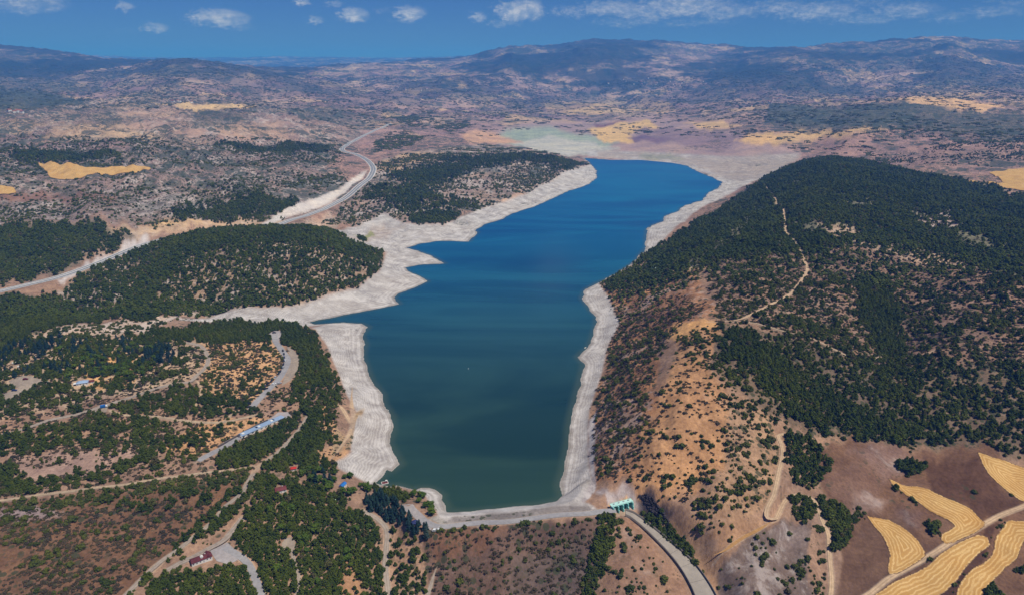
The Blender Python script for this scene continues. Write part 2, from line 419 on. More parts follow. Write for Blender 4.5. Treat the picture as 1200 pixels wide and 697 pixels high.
def sampler(G):
    def fn(X, Y):
        X = np.asarray(X, float); Y = np.asarray(Y, float)
        r = np.interp(Y, Ys, np.arange(NR)); c = np.clip((X*FPX/Y-U0)/DU, 0, NC-1.001)
        r = np.clip(r, 0, NR-1.001)
        r0 = r.astype(int); c0 = c.astype(int); fr = r-r0; fc = c-c0
        return (G[r0, c0]*(1-fr)*(1-fc)+G[r0, c0+1]*(1-fr)*fc+G[r0+1, c0]*fr*(1-fc)+G[r0+1, c0+1]*fr*fc)
    return fn
TT = np.concatenate([np.geomspace(380, 5000, 700), np.geomspace(5050, 40000, 250)])
def at(px, py, G=None):
    """points of the terrain seen at picture positions: returns X, Y, Z arrays"""
    G = Z if G is None else G
    h = sampler(G)
    px = np.atleast_1d(np.asarray(px, float)); py = np.atleast_1d(np.asarray(py, float))
    a = (px-600)/FPX; b = (py-348.5)/FPX
    dx = a/(CP-b*SP); dz = (-SP-b*CP)/(CP-b*SP)
    Yg = TT[None, :]; below = (CAMH + dz[:, None]*Yg) - np.maximum(h(dx[:, None]*Yg, np.repeat(Yg, len(px), 0)), 0.0) <= 0
    k = np.where(below.any(1), below.argmax(1), len(TT)-1)
    lo = TT[np.maximum(k-1, 0)].copy(); hi_ = TT[k].copy()
    for _ in range(12):
        mid = (lo+hi_)/2
        bl = CAMH+dz*mid - np.maximum(h(dx*mid, mid), 0) <= 0
        hi_ = np.where(bl, mid, hi_); lo = np.where(bl, lo, mid)
    return dx*hi_, hi_, np.maximum(h(dx*hi_, hi_), 0 if False else -99)
def mp(poly):
    """picture outline -> outline on the map, through the terrain"""
    X, Y, _ = at([p[0] for p in poly], [p[1] for p in poly])
    a, b = flat(X, Y)
    return list(zip(a, b))
def P(s):
    return [tuple(map(float, t.split(','))) for t in s.split()]

# ------------------------------------------------------------------ roads: centre lines, levelled into the terrain
def smooth_line(pts, stepm=4.0, closed=False):
    pts = np.asarray(pts, float)
    outp = []
    for i in range(len(pts)-1):
        p0 = pts[max(i-1, 0)]; p1 = pts[i]; p2 = pts[i+1]; p3 = pts[min(i+2, len(pts)-1)]
        m_ = max(2, int(np.linalg.norm(p2[:2]-p1[:2])/stepm))
        for t in np.linspace(0, 1, m_, endpoint=False):
            outp.append(0.5*((2*p1)+(-p0+p2)*t+(2*p0-5*p1+4*p2-p3)*t*t+(-p0+3*p1-3*p2+p3)*t**3))
    outp.append(pts[-1]); return np.array(outp)
def sm1(a, k):
    if k < 2 or len(a) < 4: return a
    k = min(k, len(a)//2*2-1)
    pad = np.pad(a, (k, k), 'edge'); c = np.convolve(pad, np.ones(2*k+1)/(2*k+1), 'valid'); return c
ROADS = {   # name: (picture points, half width m, material, step, smoothing)
 'park_road': ('322,391 323,400 331,411 337,421 334,432 326,445 313,458 302,469 294,479', 5.2, 'asphalt'),
 'hillside_road': ('361,487 353,499 341,514 326,530 312,540 301,549 291,564 283,577 262,597 245,614 216,637 190,656 166,678 148,697 138,708', 3.0, 'lane'),
 'slope_lane': ('-30,590 0,586 30,582 80,576 130,570 190,560 240,553 298,546', 2.4, 'dirt'),
 'loop_road': ('-30,514 20,505 60,491 100,482 121,476 150,467 180,456 205,449 222,447 231,440 241,430 244,421 241,412 232,404 212,400', 3.6, 'lane'),
 'side_lane': ('128,480 140,485 165,487 200,490 230,494 262,494 285,490 300,486', 2.6, 'dirt'),
 'terrace_road': ('232,540 250,530 262,523 285,509 305,498 322,490 338,489', 5.0, 'asphalt'),
 'junction_road': ('284,606 273,621 262,632 245,643 228,651 212,659 196,668', 3.6, 'lane'),
 'valley_road': ('262,640 280,651 291,660 298,675 306,697 310,712', 3.8, 'asphalt'),
 'grove_path': ('337,640 342,647 345,659 349.5,670.6 348.7,684 344,698 341,710', 1.9, 'lane'),
 'grove_lane': ('424,597 438,605 449,613 453.6,623 451,647 452,664 455,681 459,698 462,712', 3.0, 'lane'),
 'dam_crest_road': ('494,609 506,616 520,618 560,614 600,611 650,607 690,602 706,599.5 722,597.5', 4.2, 'asphalt'),
 'lower_track': ('511,652 507,660 502,670 496,680 490,688 478,697', 2.0, 'lane'),
 'foot_track': ('524,680 523,690 520,705', 2.4, 'lane'),
 'shore_track': ('413,453 412,465 412.5,476 414,490 411,503 405,515 396,528 387,538', 2.2, 'sand'),
 'shore_spur': ('396,473 402,480 408,490 411,497', 2.6, 'sand'),
 'ridge_track': ('893,214 899,222 910,237 919,254 920.5,268 931,285 941,302.6 946,314.7 938,330 927,344 914,352 900,359 886,366 870,373 850,376 828,377', 2.6, 'sand'),
 'contour_track': ('848,370 857,376.6 886,379 920.5,388.7 962,402 993,416 1020,421 1041,416 1075,418 1096,409', 1.9, 'dirt'),
 'zigzag_track': ('945,513 928,509 913,508 915,520 917,532 912,556 907,579 899,595 899,606 908,610.5 913,600 921,585 933,578.5 946,579.5 956,589 964,609 971,627 972.5,647 977,670 975,690 972,706', 2.3, 'sand'),
 'cut_track': ('905,610 890,619 870,630 850,643 836,652', 2.2, 'ochre'),
 'field_road': ('955,705 975,695 1016,683.5 1049,665 1090,648 1115.5,633.7 1141,621 1171,604 1199,593 1225,582', 2.8, 'sand'),
 'park_path': ('207,400 192,398 176,404 160,412 146,414', 1.8, 'sand'),
 'picnic_path': ('52,452 75,457 100,453 128,442 150,430 160,420', 1.8, 'sand'),
 'scrub_path': ('231,446 236,456 231,470 222,484', 1.6, 'sand'),
 'terrace_path': ('262,494 276,482 290,480', 1.6, 'dirt'),
 'valley_trace': ('1100,560 1090,568 1060,570', 0.1, None),
}
HW = P('-60,353 -20,345 0,341 35,333 72,324')
HWZ = (30, 30, 30, 30, 31)
HW2 = P('318,265 345,256 380,243 410,228 427,214 436,204 437,197 429,187 418,181 401,176 410,167 430,157 450,149 458,145')
lines = {}
for nm, (pp, hw, mt) in ROADS.items():
    if mt is None: continue
    pts = P(pp); X, Y, zz = at([p[0] for p in pts], [p[1] for p in pts])
    ln = smooth_line(np.stack([X, Y], 1), 3.0)
    zl = sampler(Z)(ln[:, 0], ln[:, 1])
    if nm == 'dam_crest_road': zl = np.full(len(ln), 13.0)
    zl = sm1(zl, 5)
    wv = np.full(len(ln), hw)
    if nm in ('cut_track', 'shore_spur', 'contour_track', 'lower_track', 'ridge_track', 'shore_track'):
        k_ = np.arange(len(ln)); wv = hw*(.08+.92*sstep(np.minimum(k_, len(ln)-1-k_), 0, min(24, len(ln)//3)))
    lines[nm] = (ln, zl, wv, mt)
# highway: both visible ends and the cutting between them, at one graded level
xa, ya = on_plane([p[0] for p in HW], [p[1] for p in HW], 30)
X2, Y2, z2 = at([p[0] for p in HW2], [p[1] for p in HW2])
xm, ym = on_plane([118, 165, 215, 270], [305, 287.5, 276, 269.5], 37)
ln = smooth_line(np.stack([np.concatenate([xa, xm, X2]), np.concatenate([ya, ym, Y2])], 1), 12.0)
zl = sampler(Z)(ln[:, 0], ln[:, 1])
k0 = np.argmin(np.hypot(ln[:, 0]-xa[-1], ln[:, 1]-ya[-1])); k1 = np.argmin(np.hypot(ln[:, 0]-X2[0], ln[:, 1]-Y2[0]))
zl[:k0+1] = 30; zl[k0:k1+1] = np.linspace(30, zl[k1], k1-k0+1)
zl = sm1(zl, 8)
lines['highway'] = (ln, zl, np.full(len(ln), 12.5), 'highway')
# spillway chute centre line
cpts = P('733,601 740,606 752,615.5 768,629 787,645 804,662 817,680 826,697 833,715')
chx, chy = on_plane([p[0] for p in cpts], [p[1] for p in cpts], 0)
X, Y = on_plane([p[0] for p in cpts], [p[1] for p in cpts], np.linspace(8, -27, len(cpts)))
chute = smooth_line(np.stack([X, Y], 1), 3.0)
chz = np.linspace(8.0, -27.0, len(chute))
chw = np.interp(np.linspace(0, 1, len(chute)), [0, .25, .6, 1], [5.0, 5.5, 9.0, 11.5])
ROADMASK = np.zeros(Z.shape); SHOULDER = np.zeros(Z.shape)
def carve(ln, zl, hw, drop, soft, pad, mask=True):
    global Z
    x0, x1, y0, y1 = ln[:, 0].min()-60, ln[:, 0].max()+60, ln[:, 1].min()-60, ln[:, 1].max()+60
    r0, r1 = np.searchsorted(Ys, [y0, y1]); r1 = min(r1+1, NR)
    sub = (slice(r0, r1), slice(None))
    gx, gy = GXm[sub], GYm[sub]
    sel = (gx > x0) & (gx < x1)
    px, py = gx[sel], gy[sel]
    best = np.full(px.shape, 1e9); bz = np.zeros(px.shape); bh = np.zeros(px.shape)
    for i in range(len(ln)-1):
        ax, ay = ln[i]; bx, by = ln[i+1]
        m_ = (np.abs(px-(ax+bx)/2) < 60) & (np.abs(py-(ay+by)/2) < 60)
        if not m_.any(): continue
        d, t = seg_dist(px[m_], py[m_], ax, ay, bx, by)
        up = d < best[m_]; idx = np.where(m_)[0][up]
        best[idx] = d[up]; bz[idx] = (zl[i]*(1-t)+zl[i+1]*t)[up]; bh[idx] = hw[i]
    g = np.clip(py/FPX*1.45, 1, 8)
    f_ = 1-sstep(best, bh+pad+g, bh+pad+g+soft)
    zz = Z[sub]; v = zz[sel]; v = v*(1-f_)+(bz-drop)*f_; zz[sel] = v; Z[sub] = zz
    if mask:
        mm = ROADMASK[sub]; v = mm[sel]; mm[sel] = np.maximum(v, (best < bh+1.2)*1.0); ROADMASK[sub] = mm
        mm = SHOULDER[sub]; v = mm[sel]; mm[sel] = np.maximum(v, 1-sstep(best, bh, bh*1.15+1.0+g*.5)); SHOULDER[sub] = mm
for nm, (ln, zl, hw, mt) in lines.items():
    carve(ln, zl, hw, 0.35, {'highway': 40, 'dam_crest_road': 22}.get(nm, 14), 0.5)
carve(chute, chz, chw, 0.6, 26.0, 0.3)

# ------------------------------------------------------------------ ground cover on the map
def srgb(*c): return lin(c)
base = np.empty(Z.shape+(3,)); base[:] = srgb(150, 122, 102)
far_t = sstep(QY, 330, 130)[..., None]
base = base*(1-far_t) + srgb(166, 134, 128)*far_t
scrub = 0.35+0*Z; rock = 0.15+0*Z; fields = np.zeros(Z.shape); shore = np.zeros(Z.shape)
def paint(poly, col=None, wpx=4, sc=None, rk=None, fl=None, sh=None, a=1.0, warp=True):
    global base, scrub, rock, fields, shore
    m = feather(mp(P(poly)), wpx, warp)*a
    if col is not None: base = base*(1-m[..., None]) + srgb(*col)*m[..., None]
    if sc is not None: scrub = scrub*(1-m)+sc*m
    if rk is not None: rock = rock*(1-m)+rk*m
    if fl is not None: fields = fields*(1-m)+fl*m
    if sh is not None: shore = shore*(1-m)+sh*m
    return m
fields[:] = 0.75*sstep(QY, 185, 140)*(1-sstep(-QY, -92, -80))
scrub[:] = np.where(QY < 260, 0.55, 0.35)
# left badlands and beyond
paint('-40,262 -40,205 120,212 380,196 420,215 395,232 330,258 180,262 100,258', (138,120,114), 6, .72, .6, 0)
paint('-40,205 -40,165 200,165 400,172 380,197 180,208 60,215', (134,116,112), 6, .74, .45, .1)
paint('-40,165 -40,120 300,118 450,140 410,172 200,168', (142,120,112), 6, .72, .45, .3)
paint('-20,224 50,226 140,228 130,236 60,236 -20,240', (132,104,92), 3, .2, .1, 0)
paint('200,138 270,132 420,150 395,172 300,172 210,160', (158,132,120), 4, .5, .5, .1)
paint('120,265 200,260 330,256 320,266 250,268 160,276', (188,160,130), 3, .2, .3, 0)
paint('170,262 236,262 200,266', (205,170,120), 2, 0, 0, 0)
# white road cutting left, ochre cutting by the highway
paint('62,326 100,312 150,282 168,277 170,286 140,298 110,312 75,328', (200,192,190), 3.5, .03, .8, 0, .2)
paint('285,268 318,263 345,252 385,238 405,226 424,210 430,200 420,205 404,218 380,228 345,240 320,254', (216,206,196), 2, .04, .8, 0, .2, 1.0, False)
paint('318,268 345,262 390,250 400,262 380,268 350,270', (182,158,140), 3, .3, .3, 0)
# far plain and lake head
paint('540,158 620,142 760,138 850,150 940,180 880,186 740,184 690,178 600,172', (156,134,132), 4, .12, .1, .15)
paint('575,165 600,150 640,148 700,160 720,168 700,180 640,179', (150,160,144), 4, 0, .1, 0)
paint('600,168 640,158 700,168 722,176 690,182 630,180', (178,176,166), 3, 0, .4, 0)
paint('534,160 560,150 590,158 610,168 575,170 545,168', (190,152,124), 3, .1, 0, 0)
paint('690,152 715,143 755,142 770,149 735,156 745,166 712,168', (208,172,116), 2, 0, 0, 0)
paint('696,146 730,141 700,150', (120,92,96), 1.5, 0, 0, 0)
paint('735,160 790,158 792,166 745,167', (118,98,112), 2, .1, 0, 0)
paint('740,152 830,150 880,160 850,176 800,170', (140,118,122), 3, .4, .1, .1)
paint('865,166 880,157 905,154 930,162 925,168 890,170', (206,168,116), 2, .05, 0, 0)
paint('800,145 850,140 870,148 830,152', (200,166,120), 2, .1, 0, 0)
paint('930,150 990,152 1040,150 1010,160 960,166 930,168 910,168', (198,164,118), 2.5, .15, 0, 0)
paint('940,165 1010,165 1040,175 1030,185 960,182', (158,128,118), 4, .3, 0, 0)
paint('1060,180 1100,168 1140,170 1210,180 1210,200 1150,205 1100,198', (156,128,118), 4, .45, 0, 0)
paint('1030,116 1090,113 1150,118 1180,126 1150,132 1100,126 1060,121', (204,166,124), 1.6, .05, 0, 0)
paint('900,120 960,128 1060,120 1120,128 1120,146 1000,150 900,146', (96,98,88), 3, .85, .3, 0)
paint('1080,128 1210,132 1210,165 1120,160 1060,150', (110,104,96), 3, .8, .2, .1)
paint('170,121 230,121 300,127 240,132', (206,174,128), 1.6, .05, 0, 0)
paint('0,105 60,108 110,118 60,126 0,130', (84,92,84), 2, .8, .1, 0)
paint('630,118 720,112 780,118 800,130 700,134 640,130', (190,158,118), 2, .3, 0, .5)
paint('836,293 846,284 856,272 874,257 889,249 882,262 864,280 850,293', (160,148,120), 3, .3, .3, 0)
paint('800,312 815,303 828,300 822,312 806,318', (160,148,120), 3, .3, .3, 0)
for s_, c_, sc_w in (('-20,88 60,91 120,99 130,106 60,109 -20,106', (70,84,74), .9), ('-20,114 36,116 42,128 -20,132', (74,86,76), .9), ('108,140 150,134 170,140 130,152', (78,88,78), .9),
      ('140,126 200,124 236,136 190,150 140,150', (176,146,128), .2), ('225,132 262,128 300,140 262,147 232,146', (88,90,84), .8), ('60,148 150,146 190,160 120,166 40,163', (186,158,126), .35),
      ('30,168 110,166 165,170 150,176 60,177', (138,110,112), .1), ('250,150 330,146 345,160 280,166', (180,150,126), .3), ('300,112 360,110 380,118 320,122', (172,144,134), .2), ('330,128 400,124 420,136 360,142', (90,92,88), .8),
      ('200,92 290,90 300,98 220,101', (178,150,138), .2), ('360,96 420,93 440,99 380,104', (188,160,138), .15), ('430,100 500,96 520,104 460,110', (168,140,132), .2), ('150,108 230,106 240,113 170,116', (86,92,86), .85),
      ('460,120 540,116 560,126 490,130', (172,144,132), .2), ('560,100 650,96 660,104 580,110', (176,146,134), .2), ('640,86 760,82 800,90 700,94', (182,154,144), .2), ('690,72 790,70 810,80 720,84', (176,148,140), .2), ('590,70 650,66 660,76 600,80', (78,88,84), .8),
      ('820,84 900,80 960,88 880,96', (74,88,82), .9), ('960,86 1060,82 1080,90 1000,96', (172,142,134), .2), ('1080,92 1210,96 1210,108 1100,104', (78,90,84), .9), ('900,98 1000,98 1020,106 930,110', (80,90,84), .85), ('980,70 1060,66 1120,70 1060,78', (80,92,86), .85), ('1120,72 1210,70 1210,82 1140,84', (150,126,120), .3), ('840,66 930,64 960,72 880,76', (84,94,90), .8), ('950,58 1000,54 1080,51 1115,49 1150,52 1220,53 1220,64 1100,62 1000,66', (48,62,54), .95), ('-60,60 20,59 80,67 120,73 100,86 30,82 -60,84', (48,62,54), .95), ('150,86 190,78 215,75 250,80 290,86 240,92 180,92', (60,70,60), .9), ('560,66 640,56 700,52 800,55 820,62 700,62 620,68', (66,76,68), .85)):
    paint(s_, c_, 3.0 if float(s_.split()[0].split(',')[1]) < 100 else 4.5, sc_w, .3, 0.2, None, .7)
# peninsula
paint('380,262 430,212 445,185 520,172 570,170 650,182 692,196 640,218 590,236 560,248 500,262 430,262', (150,130,118), 3, .5, .55, 0)
paint('445,190 470,180 520,178 480,196 445,200', (184,156,130), 3, .4, .1, 0)
paint('590,234 620,228 640,235 620,246 596,245', (196,156,124), 2, 0, .1, 0, .3)
# left hills
paint('60,346 110,312 165,290 260,268 390,270 452,297 446,320 370,352 230,370 130,373', (150,128,108), 3, .5, .5, 0)
paint('-60,262 80,260 160,275 65,320 -60,342', (120,110,92), 3, .6, .2, 0)
paint('-60,343 60,345 130,371 85,378 20,400 -60,412', (92,92,76), 3, .7, .1, 0)
paint('10,405 40,392 85,379 160,374 215,374 160,390 100,394 50,402', (186,162,142), 2.5, .35, .7, 0)
# park
paint('-60,408 90,392 160,396 240,400 230,445 150,462 90,475 -60,500', (176,152,128), 4, .25, .1, 0)
paint('235,402 330,402 338,425 310,462 255,475 235,450', (188,150,112), 4, .22, .1, 0)
paint('230,497 290,488 330,490 262,522 235,534 190,528', (192,150,110), 3, .25, .05, 0)
paint('90,430 140,415 190,420 150,450 110,458', (200,158,110), 4, .2, 0, 0)
paint('360,490 385,520 365,540 395,548 410,540 400,520 395,490 385,470', (190,150,112), 3, .3, .1, 0)
paint('10,533 150,522 190,530 130,548 90,562 15,562', (158,132,118), 4, .15, .1, 0)
paint('-60,590 120,575 300,552 290,580 200,650 120,720 -60,720', (116,88,68), 4, .6, .1, 0)
paint('0,596 40,590 75,598 60,608 0,612', (150,132,128), 3, .1, .3, 0)
paint('390,668 408,646 426,662 428,710 392,710', (160,124,94), 3, .3, 0, 0)
# dam
paint('495,622 560,618 690,606 705,604 700,640 690,720 505,720', (104,84,74), 3, .6, .1, 0)
paint('495,622 560,616 600,614 560,640 510,648', (120,90,72), 4, .55, .05, 0)
paint('600,645 680,635 690,660 640,690 590,690', (96,82,76), 6, .45, .05, 0)
paint('715,604 740,606 800,660 830,720 690,720 712,650', (150,118,96), 3, .4, .25, 0)
# right hill
paint('690,335 800,315 840,365 775,400 770,460 750,560 700,565 690,520 705,440 725,380', (162,120,88), 3, .5, .4, 0)
paint('740,570 760,490 790,420 795,385 820,374 850,385 826,430 860,470 880,500 860,540 820,570 780,590', (178,136,98), 6, .32, .2, 0)
paint('775,392 800,377 836,374 844,384 806,392 790,402', (202,158,108), 2, .05, 0, 0)
paint('850,460 905,480 915,520 905,585 870,622 820,610 850,545', (160,130,104), 5, .5, .1, 0)
paint('830,310 940,298 1000,285 1100,300 1215,330 1215,440 1100,430 960,410 840,372', (138,112,95), 4, .65, .2, 0)
paint('950,186 1060,199 1135,211 1215,232 1215,332 1100,302 1000,287 880,302 740,332 770,292 850,240 900,205', (110,108,88), 4, .6, .15, 0)
paint('960,260 1020,268 1080,290 1150,300 1140,318 1060,300 980,285', (180,154,130), 4, .45, .3, 0)
paint('1060,250 1110,248 1130,262 1090,272', (170,150,140), 4, .5, .5, 0)
paint('845,380 960,405 1215,425 1215,540 1060,525 930,500 880,470 835,430', (112,96,80), 4, .6, .12, 0)
paint('745,580 760,572 778,592 800,618 780,612 755,604', (74,66,68), 2.5, .4, .3, 0)
paint('700,575 740,568 752,585 738,596 712,596', (160,146,144), 3, .2, .8, 0)
paint('712,585 738,584 730,594 712,596', (196,152,98), 2, .1, 0, 0)
paint('780,620 850,600 905,612 850,650 840,690 800,650', (156,124,98), 4, .3, .2, 0)
paint('840,660 880,632 930,612 946,615 945,650 960,690 955,715 845,715', (112,97,90), 4, .3, .4, 0)
paint('905,625 940,612 945,640 920,650', (128,113,107), 4, .15, .45, 0)
paint('955,520 1000,512 1060,530 1150,520 1215,560 1215,720 970,720 990,650 975,600 955,560', (110,84,67), 4, .12, .12, 0)  # field soil: cloud shade put into this brown and the darker patches below
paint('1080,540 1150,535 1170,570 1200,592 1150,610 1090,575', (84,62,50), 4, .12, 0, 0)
paint('960,560 1000,540 1040,560 1010,600 985,600', (116,90,76), 5, .25, .1, 0)
paint('1000,575 1040,585 1030,600 1000,600', (134,110,98), 4, .2, .3, 0)
paint('1050,590 1085,605 1080,625 1060,615', (112,88,78), 4, .15, .2, 0)
paint('990,525 1050,520 1080,545 1040,560', (122,98,88), 5, .2, .3, 0)
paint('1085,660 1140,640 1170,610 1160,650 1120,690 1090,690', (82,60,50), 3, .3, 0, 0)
# bare shores
SHORES = ['366,384 390,376 437,379 434,410 438,440 457,465 468,500 478,545 457,558 444,570 425,562 398,549 393,541 412,530 410,505 418,482 404,456 394,430 384,405',
 '210,374 260,367 310,361 370,351 420,338 445,318 454,294 478,288 530,308 507,331 472,357 400,374 355,382 330,377 300,380 285,374 250,377',
 '385,268 450,250 475,262 520,264 565,245 600,234 650,211 692,193 706,198 704,214 650,238 600,258 560,288 480,294 440,292 410,282',
 '700,330 688,335 674,347 694,375 688,405 672,418 664,480 650,570 645,592 684,588 696,572 690,548 688,520 690,480 704,440 712,405 726,378 714,350',
 '748,297 752,268 772,252 826,223 842,211 826,202 780,191 690,183 690,176 760,179 830,183 880,185 935,181 910,200 872,218 822,243 790,268 766,292',
 '488,574 500,568 528,578 530,597 600,592 655,585 690,590 702,598 600,608.5 515,615.5 512,598 500,582']
for sp in SHORES: paint(sp, (172,164,160), 2.2, .03, .35, 0, 1.0, 1.0, False)
paint('395,276 440,262 470,268 440,284', (176,156,140), 4, .1, .3, 0, .6)
paint('412,275 432,272 440,276 420,280', (150,150,100), 2, .2, 0, 0, .1)
paint('800,190 880,186 920,186 890,205 850,214 838,203', (158,146,140), 4, .1, .3, 0, .9)
paint('384,520 400,500 405,512 398,530 385,535', (168,140,106), 2, .4, .1, 0, .1)
paint('416,484 428,480 420,496 410,520 403,530 406,510', (160,136,104), 2, .5, .1, 0, .1)
paint('500,606 560,606 640,598 690,594 700,598 600,610 512,616', (150,144,136), 1.6, .3, .3, 0, .35)
paint('684,588 690,560 686,530 690,500 700,480 694,540 700,572', (150,140,144), 2, .2, .7, 0, .5)
paint('700,186 760,188 815,194 850,212 850,214 905,203 940,181 860,183 760,179 700,177', (152,138,128), 3, .12, .2, 0, .3, .85)
paint('760,180 800,184 790,189 750,186', (136,140,120), 2, .1, 0, 0, .1, .7)
paint('523,600 551,600 601,594.5 632,591 653,587 656,590 634,594 602,598 552,603.5 524,603.5', (196,190,188), 1.2, 0, 0, 0, .9, 1.0, False)
paint('530,605 602,600 654,592 690,592 698,598 600,608 520,613', (118,110,106), 1.5, .35, .3, 0, .25, .9, False)
# fallback: anything right at the water is bare
nb = sstep(sdl, -np.clip(GYm*0.006, 4, 16), 0)*(sdl < 0)
shore = np.maximum(shore, nb)
base = base*(1-nb[..., None]) + srgb(160,153,150)*nb[..., None]
# road shoulders
sh_ = (SHOULDER*0.65*(QY > 190))[..., None]
base = base*(1-sh_) + srgb(178,158,138)*sh_
scrub = scrub*(1-SHOULDER)

# ------------------------------------------------------------------ the ground sheet
gm, t, b = principled('ground_cover', 0.95, 0.08)
geo = t.node('ShaderNodeNewGeometry'); pos = geo.outputs['Position']
flatpos = t.scale(pos, (1, 1, 0.3))
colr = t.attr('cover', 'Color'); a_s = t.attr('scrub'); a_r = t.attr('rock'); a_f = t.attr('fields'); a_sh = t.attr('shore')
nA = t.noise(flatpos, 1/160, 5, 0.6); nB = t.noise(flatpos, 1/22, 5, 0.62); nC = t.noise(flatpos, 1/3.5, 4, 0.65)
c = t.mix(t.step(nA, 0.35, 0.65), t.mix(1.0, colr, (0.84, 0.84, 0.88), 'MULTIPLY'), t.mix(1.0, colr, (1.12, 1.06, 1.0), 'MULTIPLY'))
c = t.mix(t.step(nB, 0.3, 0.7), t.mix(1.0, c, (0.80, 0.78, 0.78), 'MULTIPLY'), t.mix(1.0, c, (1.15, 1.15, 1.14), 'MULTIPLY'))
c = t.mix(t.step(nC, 0.3, 0.72), t.mix(1.0, c, (0.80, 0.79, 0.78), 'MULTIPLY'), t.mix(1.0, c, (1.16, 1.16, 1.16), 'MULTIPLY'))
# patchwork of far fields
fv = t.scale(flatpos, (1/330, 1/520, 0.0))
fw = t.node('ShaderNodeVectorMath', operation='ADD'); t.l.new(fv, fw.inputs[0])
wn = t.node('ShaderNodeTexNoise'); t.l.new(fv, wn.inputs['Vector']); wn.inputs['Scale'].default_value = 0.8
wsub = t.node('ShaderNodeVectorMath', operation='MULTIPLY'); t.l.new(wn.outputs['Color'], wsub.inputs[0]); wsub.inputs[1].default_value = (0.9, 0.9, 0)
t.l.new(wsub.outputs[0], fw.inputs[1])
vc = t.voro(fw.outputs[0], 1.0, 'Color')
sepf = t.node('ShaderNodeSeparateColor'); t.l.new(vc, sepf.inputs[0])
fcol = t.ramp(sepf.outputs[0], [(0.0, L3(142,118,112)), (0.3, L3(168,140,128)), (0.42, L3(206,172,124)), (0.55, L3(120,98,104)), (0.68, L3(196,168,140)), (0.8, L3(92,96,86)), (0.92, L3(178,150,132))], 'CONSTANT')
c = t.mix(t.math('MULTIPLY', a_f, 0.7), c, fcol)
# pale eroded rock
nR = t.noise(flatpos, 1/34, 6, 0.72, 0.4); nR2 = t.noise(flatpos, 1/150, 3, 0.6)
rv = t.math('ADD', nR, t.math('MULTIPLY', t.math('SUBTRACT', nR2, 0.5), 0.5))
rm = t.math('MULTIPLY', t.step(t.math('ADD', rv, t.math('MULTIPLY', a_r, 0.16)), 0.56, 0.70), t.step(a_r, 0.05, 0.55))
c = t.mix(t.math('MULTIPLY', rm, t.math('ADD', 0.48, t.math('MULTIPLY', a_sh, 0.3))), c, L3(196,184,178))
# bathtub rings and stains of the bare shore
sz = t.node('ShaderNodeSeparateXYZ'); t.l.new(pos, sz.inputs[0])
rz = t.math('ADD', sz.outputs[2], t.math('MULTIPLY', nB, 0.9))
ring = t.math('SINE', t.math('MULTIPLY', rz, 15.0)); ring2 = t.math('SINE', t.math('MULTIPLY', rz, 5.2))
rg = t.math('ADD', t.math('MULTIPLY', t.math('MULTIPLY', ring, t.step(nA, .35, .65)), 0.08), t.math('MULTIPLY', ring2, 0.06))
shc = t.mix(t.step(t.math('ADD', rg, nR), 0.28, 0.72), L3(132,125,120), L3(202,196,191))
shc = t.mix(0.3, shc, c)
wet = t.step(sz.outputs[2], 0.15, 0.9, 1, 0)
shc = t.mix(t.math('MULTIPLY', wet, 0.45), shc, L3(120,112,100))
c = t.mix(a_sh, c, shc)
# low dry bushes
nV = t.noise(flatpos, 1/330, 4, 0.6, 0.3)
def bushes(c, scale, thr, col, a):
    vd = t.voro(flatpos, scale, 'Distance')
    vcol = t.voro(flatpos, scale, 'Color')
    sep = t.node('ShaderNodeSeparateColor'); t.l.new(vcol, sep.inputs[0])
    size = t.math('MULTIPLY', t.math('ADD', sep.outputs[0], 0.35), thr)
    cl = t.noise(flatpos, scale/9, 4, 0.6)
    keep = t.step(t.math('ADD', t.math('ADD', cl, t.math('MULTIPLY', t.math('SUBTRACT', nV, 0.5), 0.9)), t.math('MULTIPLY', t.math('SUBTRACT', a_s, 0.5), 0.55)), 0.42, 0.56)
    m_ = t.math('MULTIPLY', t.step(t.math('SUBTRACT', size, vd), -0.03, 0.06), keep)
    return t.mix(t.math('MULTIPLY', m_, a), c, col)
c = bushes(c, 1/3.6, 0.36, L3(84,74,56), 0.7)
c = bushes(c, 1/8.0, 0.42, L3(62,66,48), 0.85)
fs = t.math('MULTIPLY', t.step(t.math('LENGTH' if False else 'ABSOLUTE', sz.outputs[1]), 1700, 2600), 1.0)
c2 = bushes(c, 1/13.0, 0.46, L3(70,72,60), 0.8)
c2 = bushes(c2, 1/26.0, 0.42, L3(62,70,58), 0.7)
c2 = bushes(c2, 1/70.0, 0.50, L3(62,72,62), 0.75)
c3 = bushes(c2, 1/210.0, 0.55, L3(58,70,62), 0.8)
nW = t.noise(t.scale(pos, (1/2200, 1/2600, 1/700)), 1.0, 7, 0.66, 0.3)
c3 = t.mix(t.math('MULTIPLY', t.step(nW, 0.44, 0.53), 0.88), c3, L3(40,54,48))
c3 = t.mix(t.math('MULTIPLY', t.step(nW, 0.40, 0.30), 0.5), c3, L3(186,156,140))
c2 = t.mix(t.step(sz.outputs[1], 6500, 11000), c2, c3)
c = t.mix(fs, c, c2)
t.l.new(c, b.inputs['Base Color'])
bmp = t.node('ShaderNodeBump'); bmp.inputs['Strength'].default_value = 0.6; bmp.inputs['Distance'].default_value = 3.0
t.l.new(t.math('ADD', t.math('MULTIPLY', nR, 1.2), t.math('MULTIPLY', nC, 0.35)), bmp.inputs['Height'])
t.l.new(bmp.outputs[0], b.inputs['Normal'])

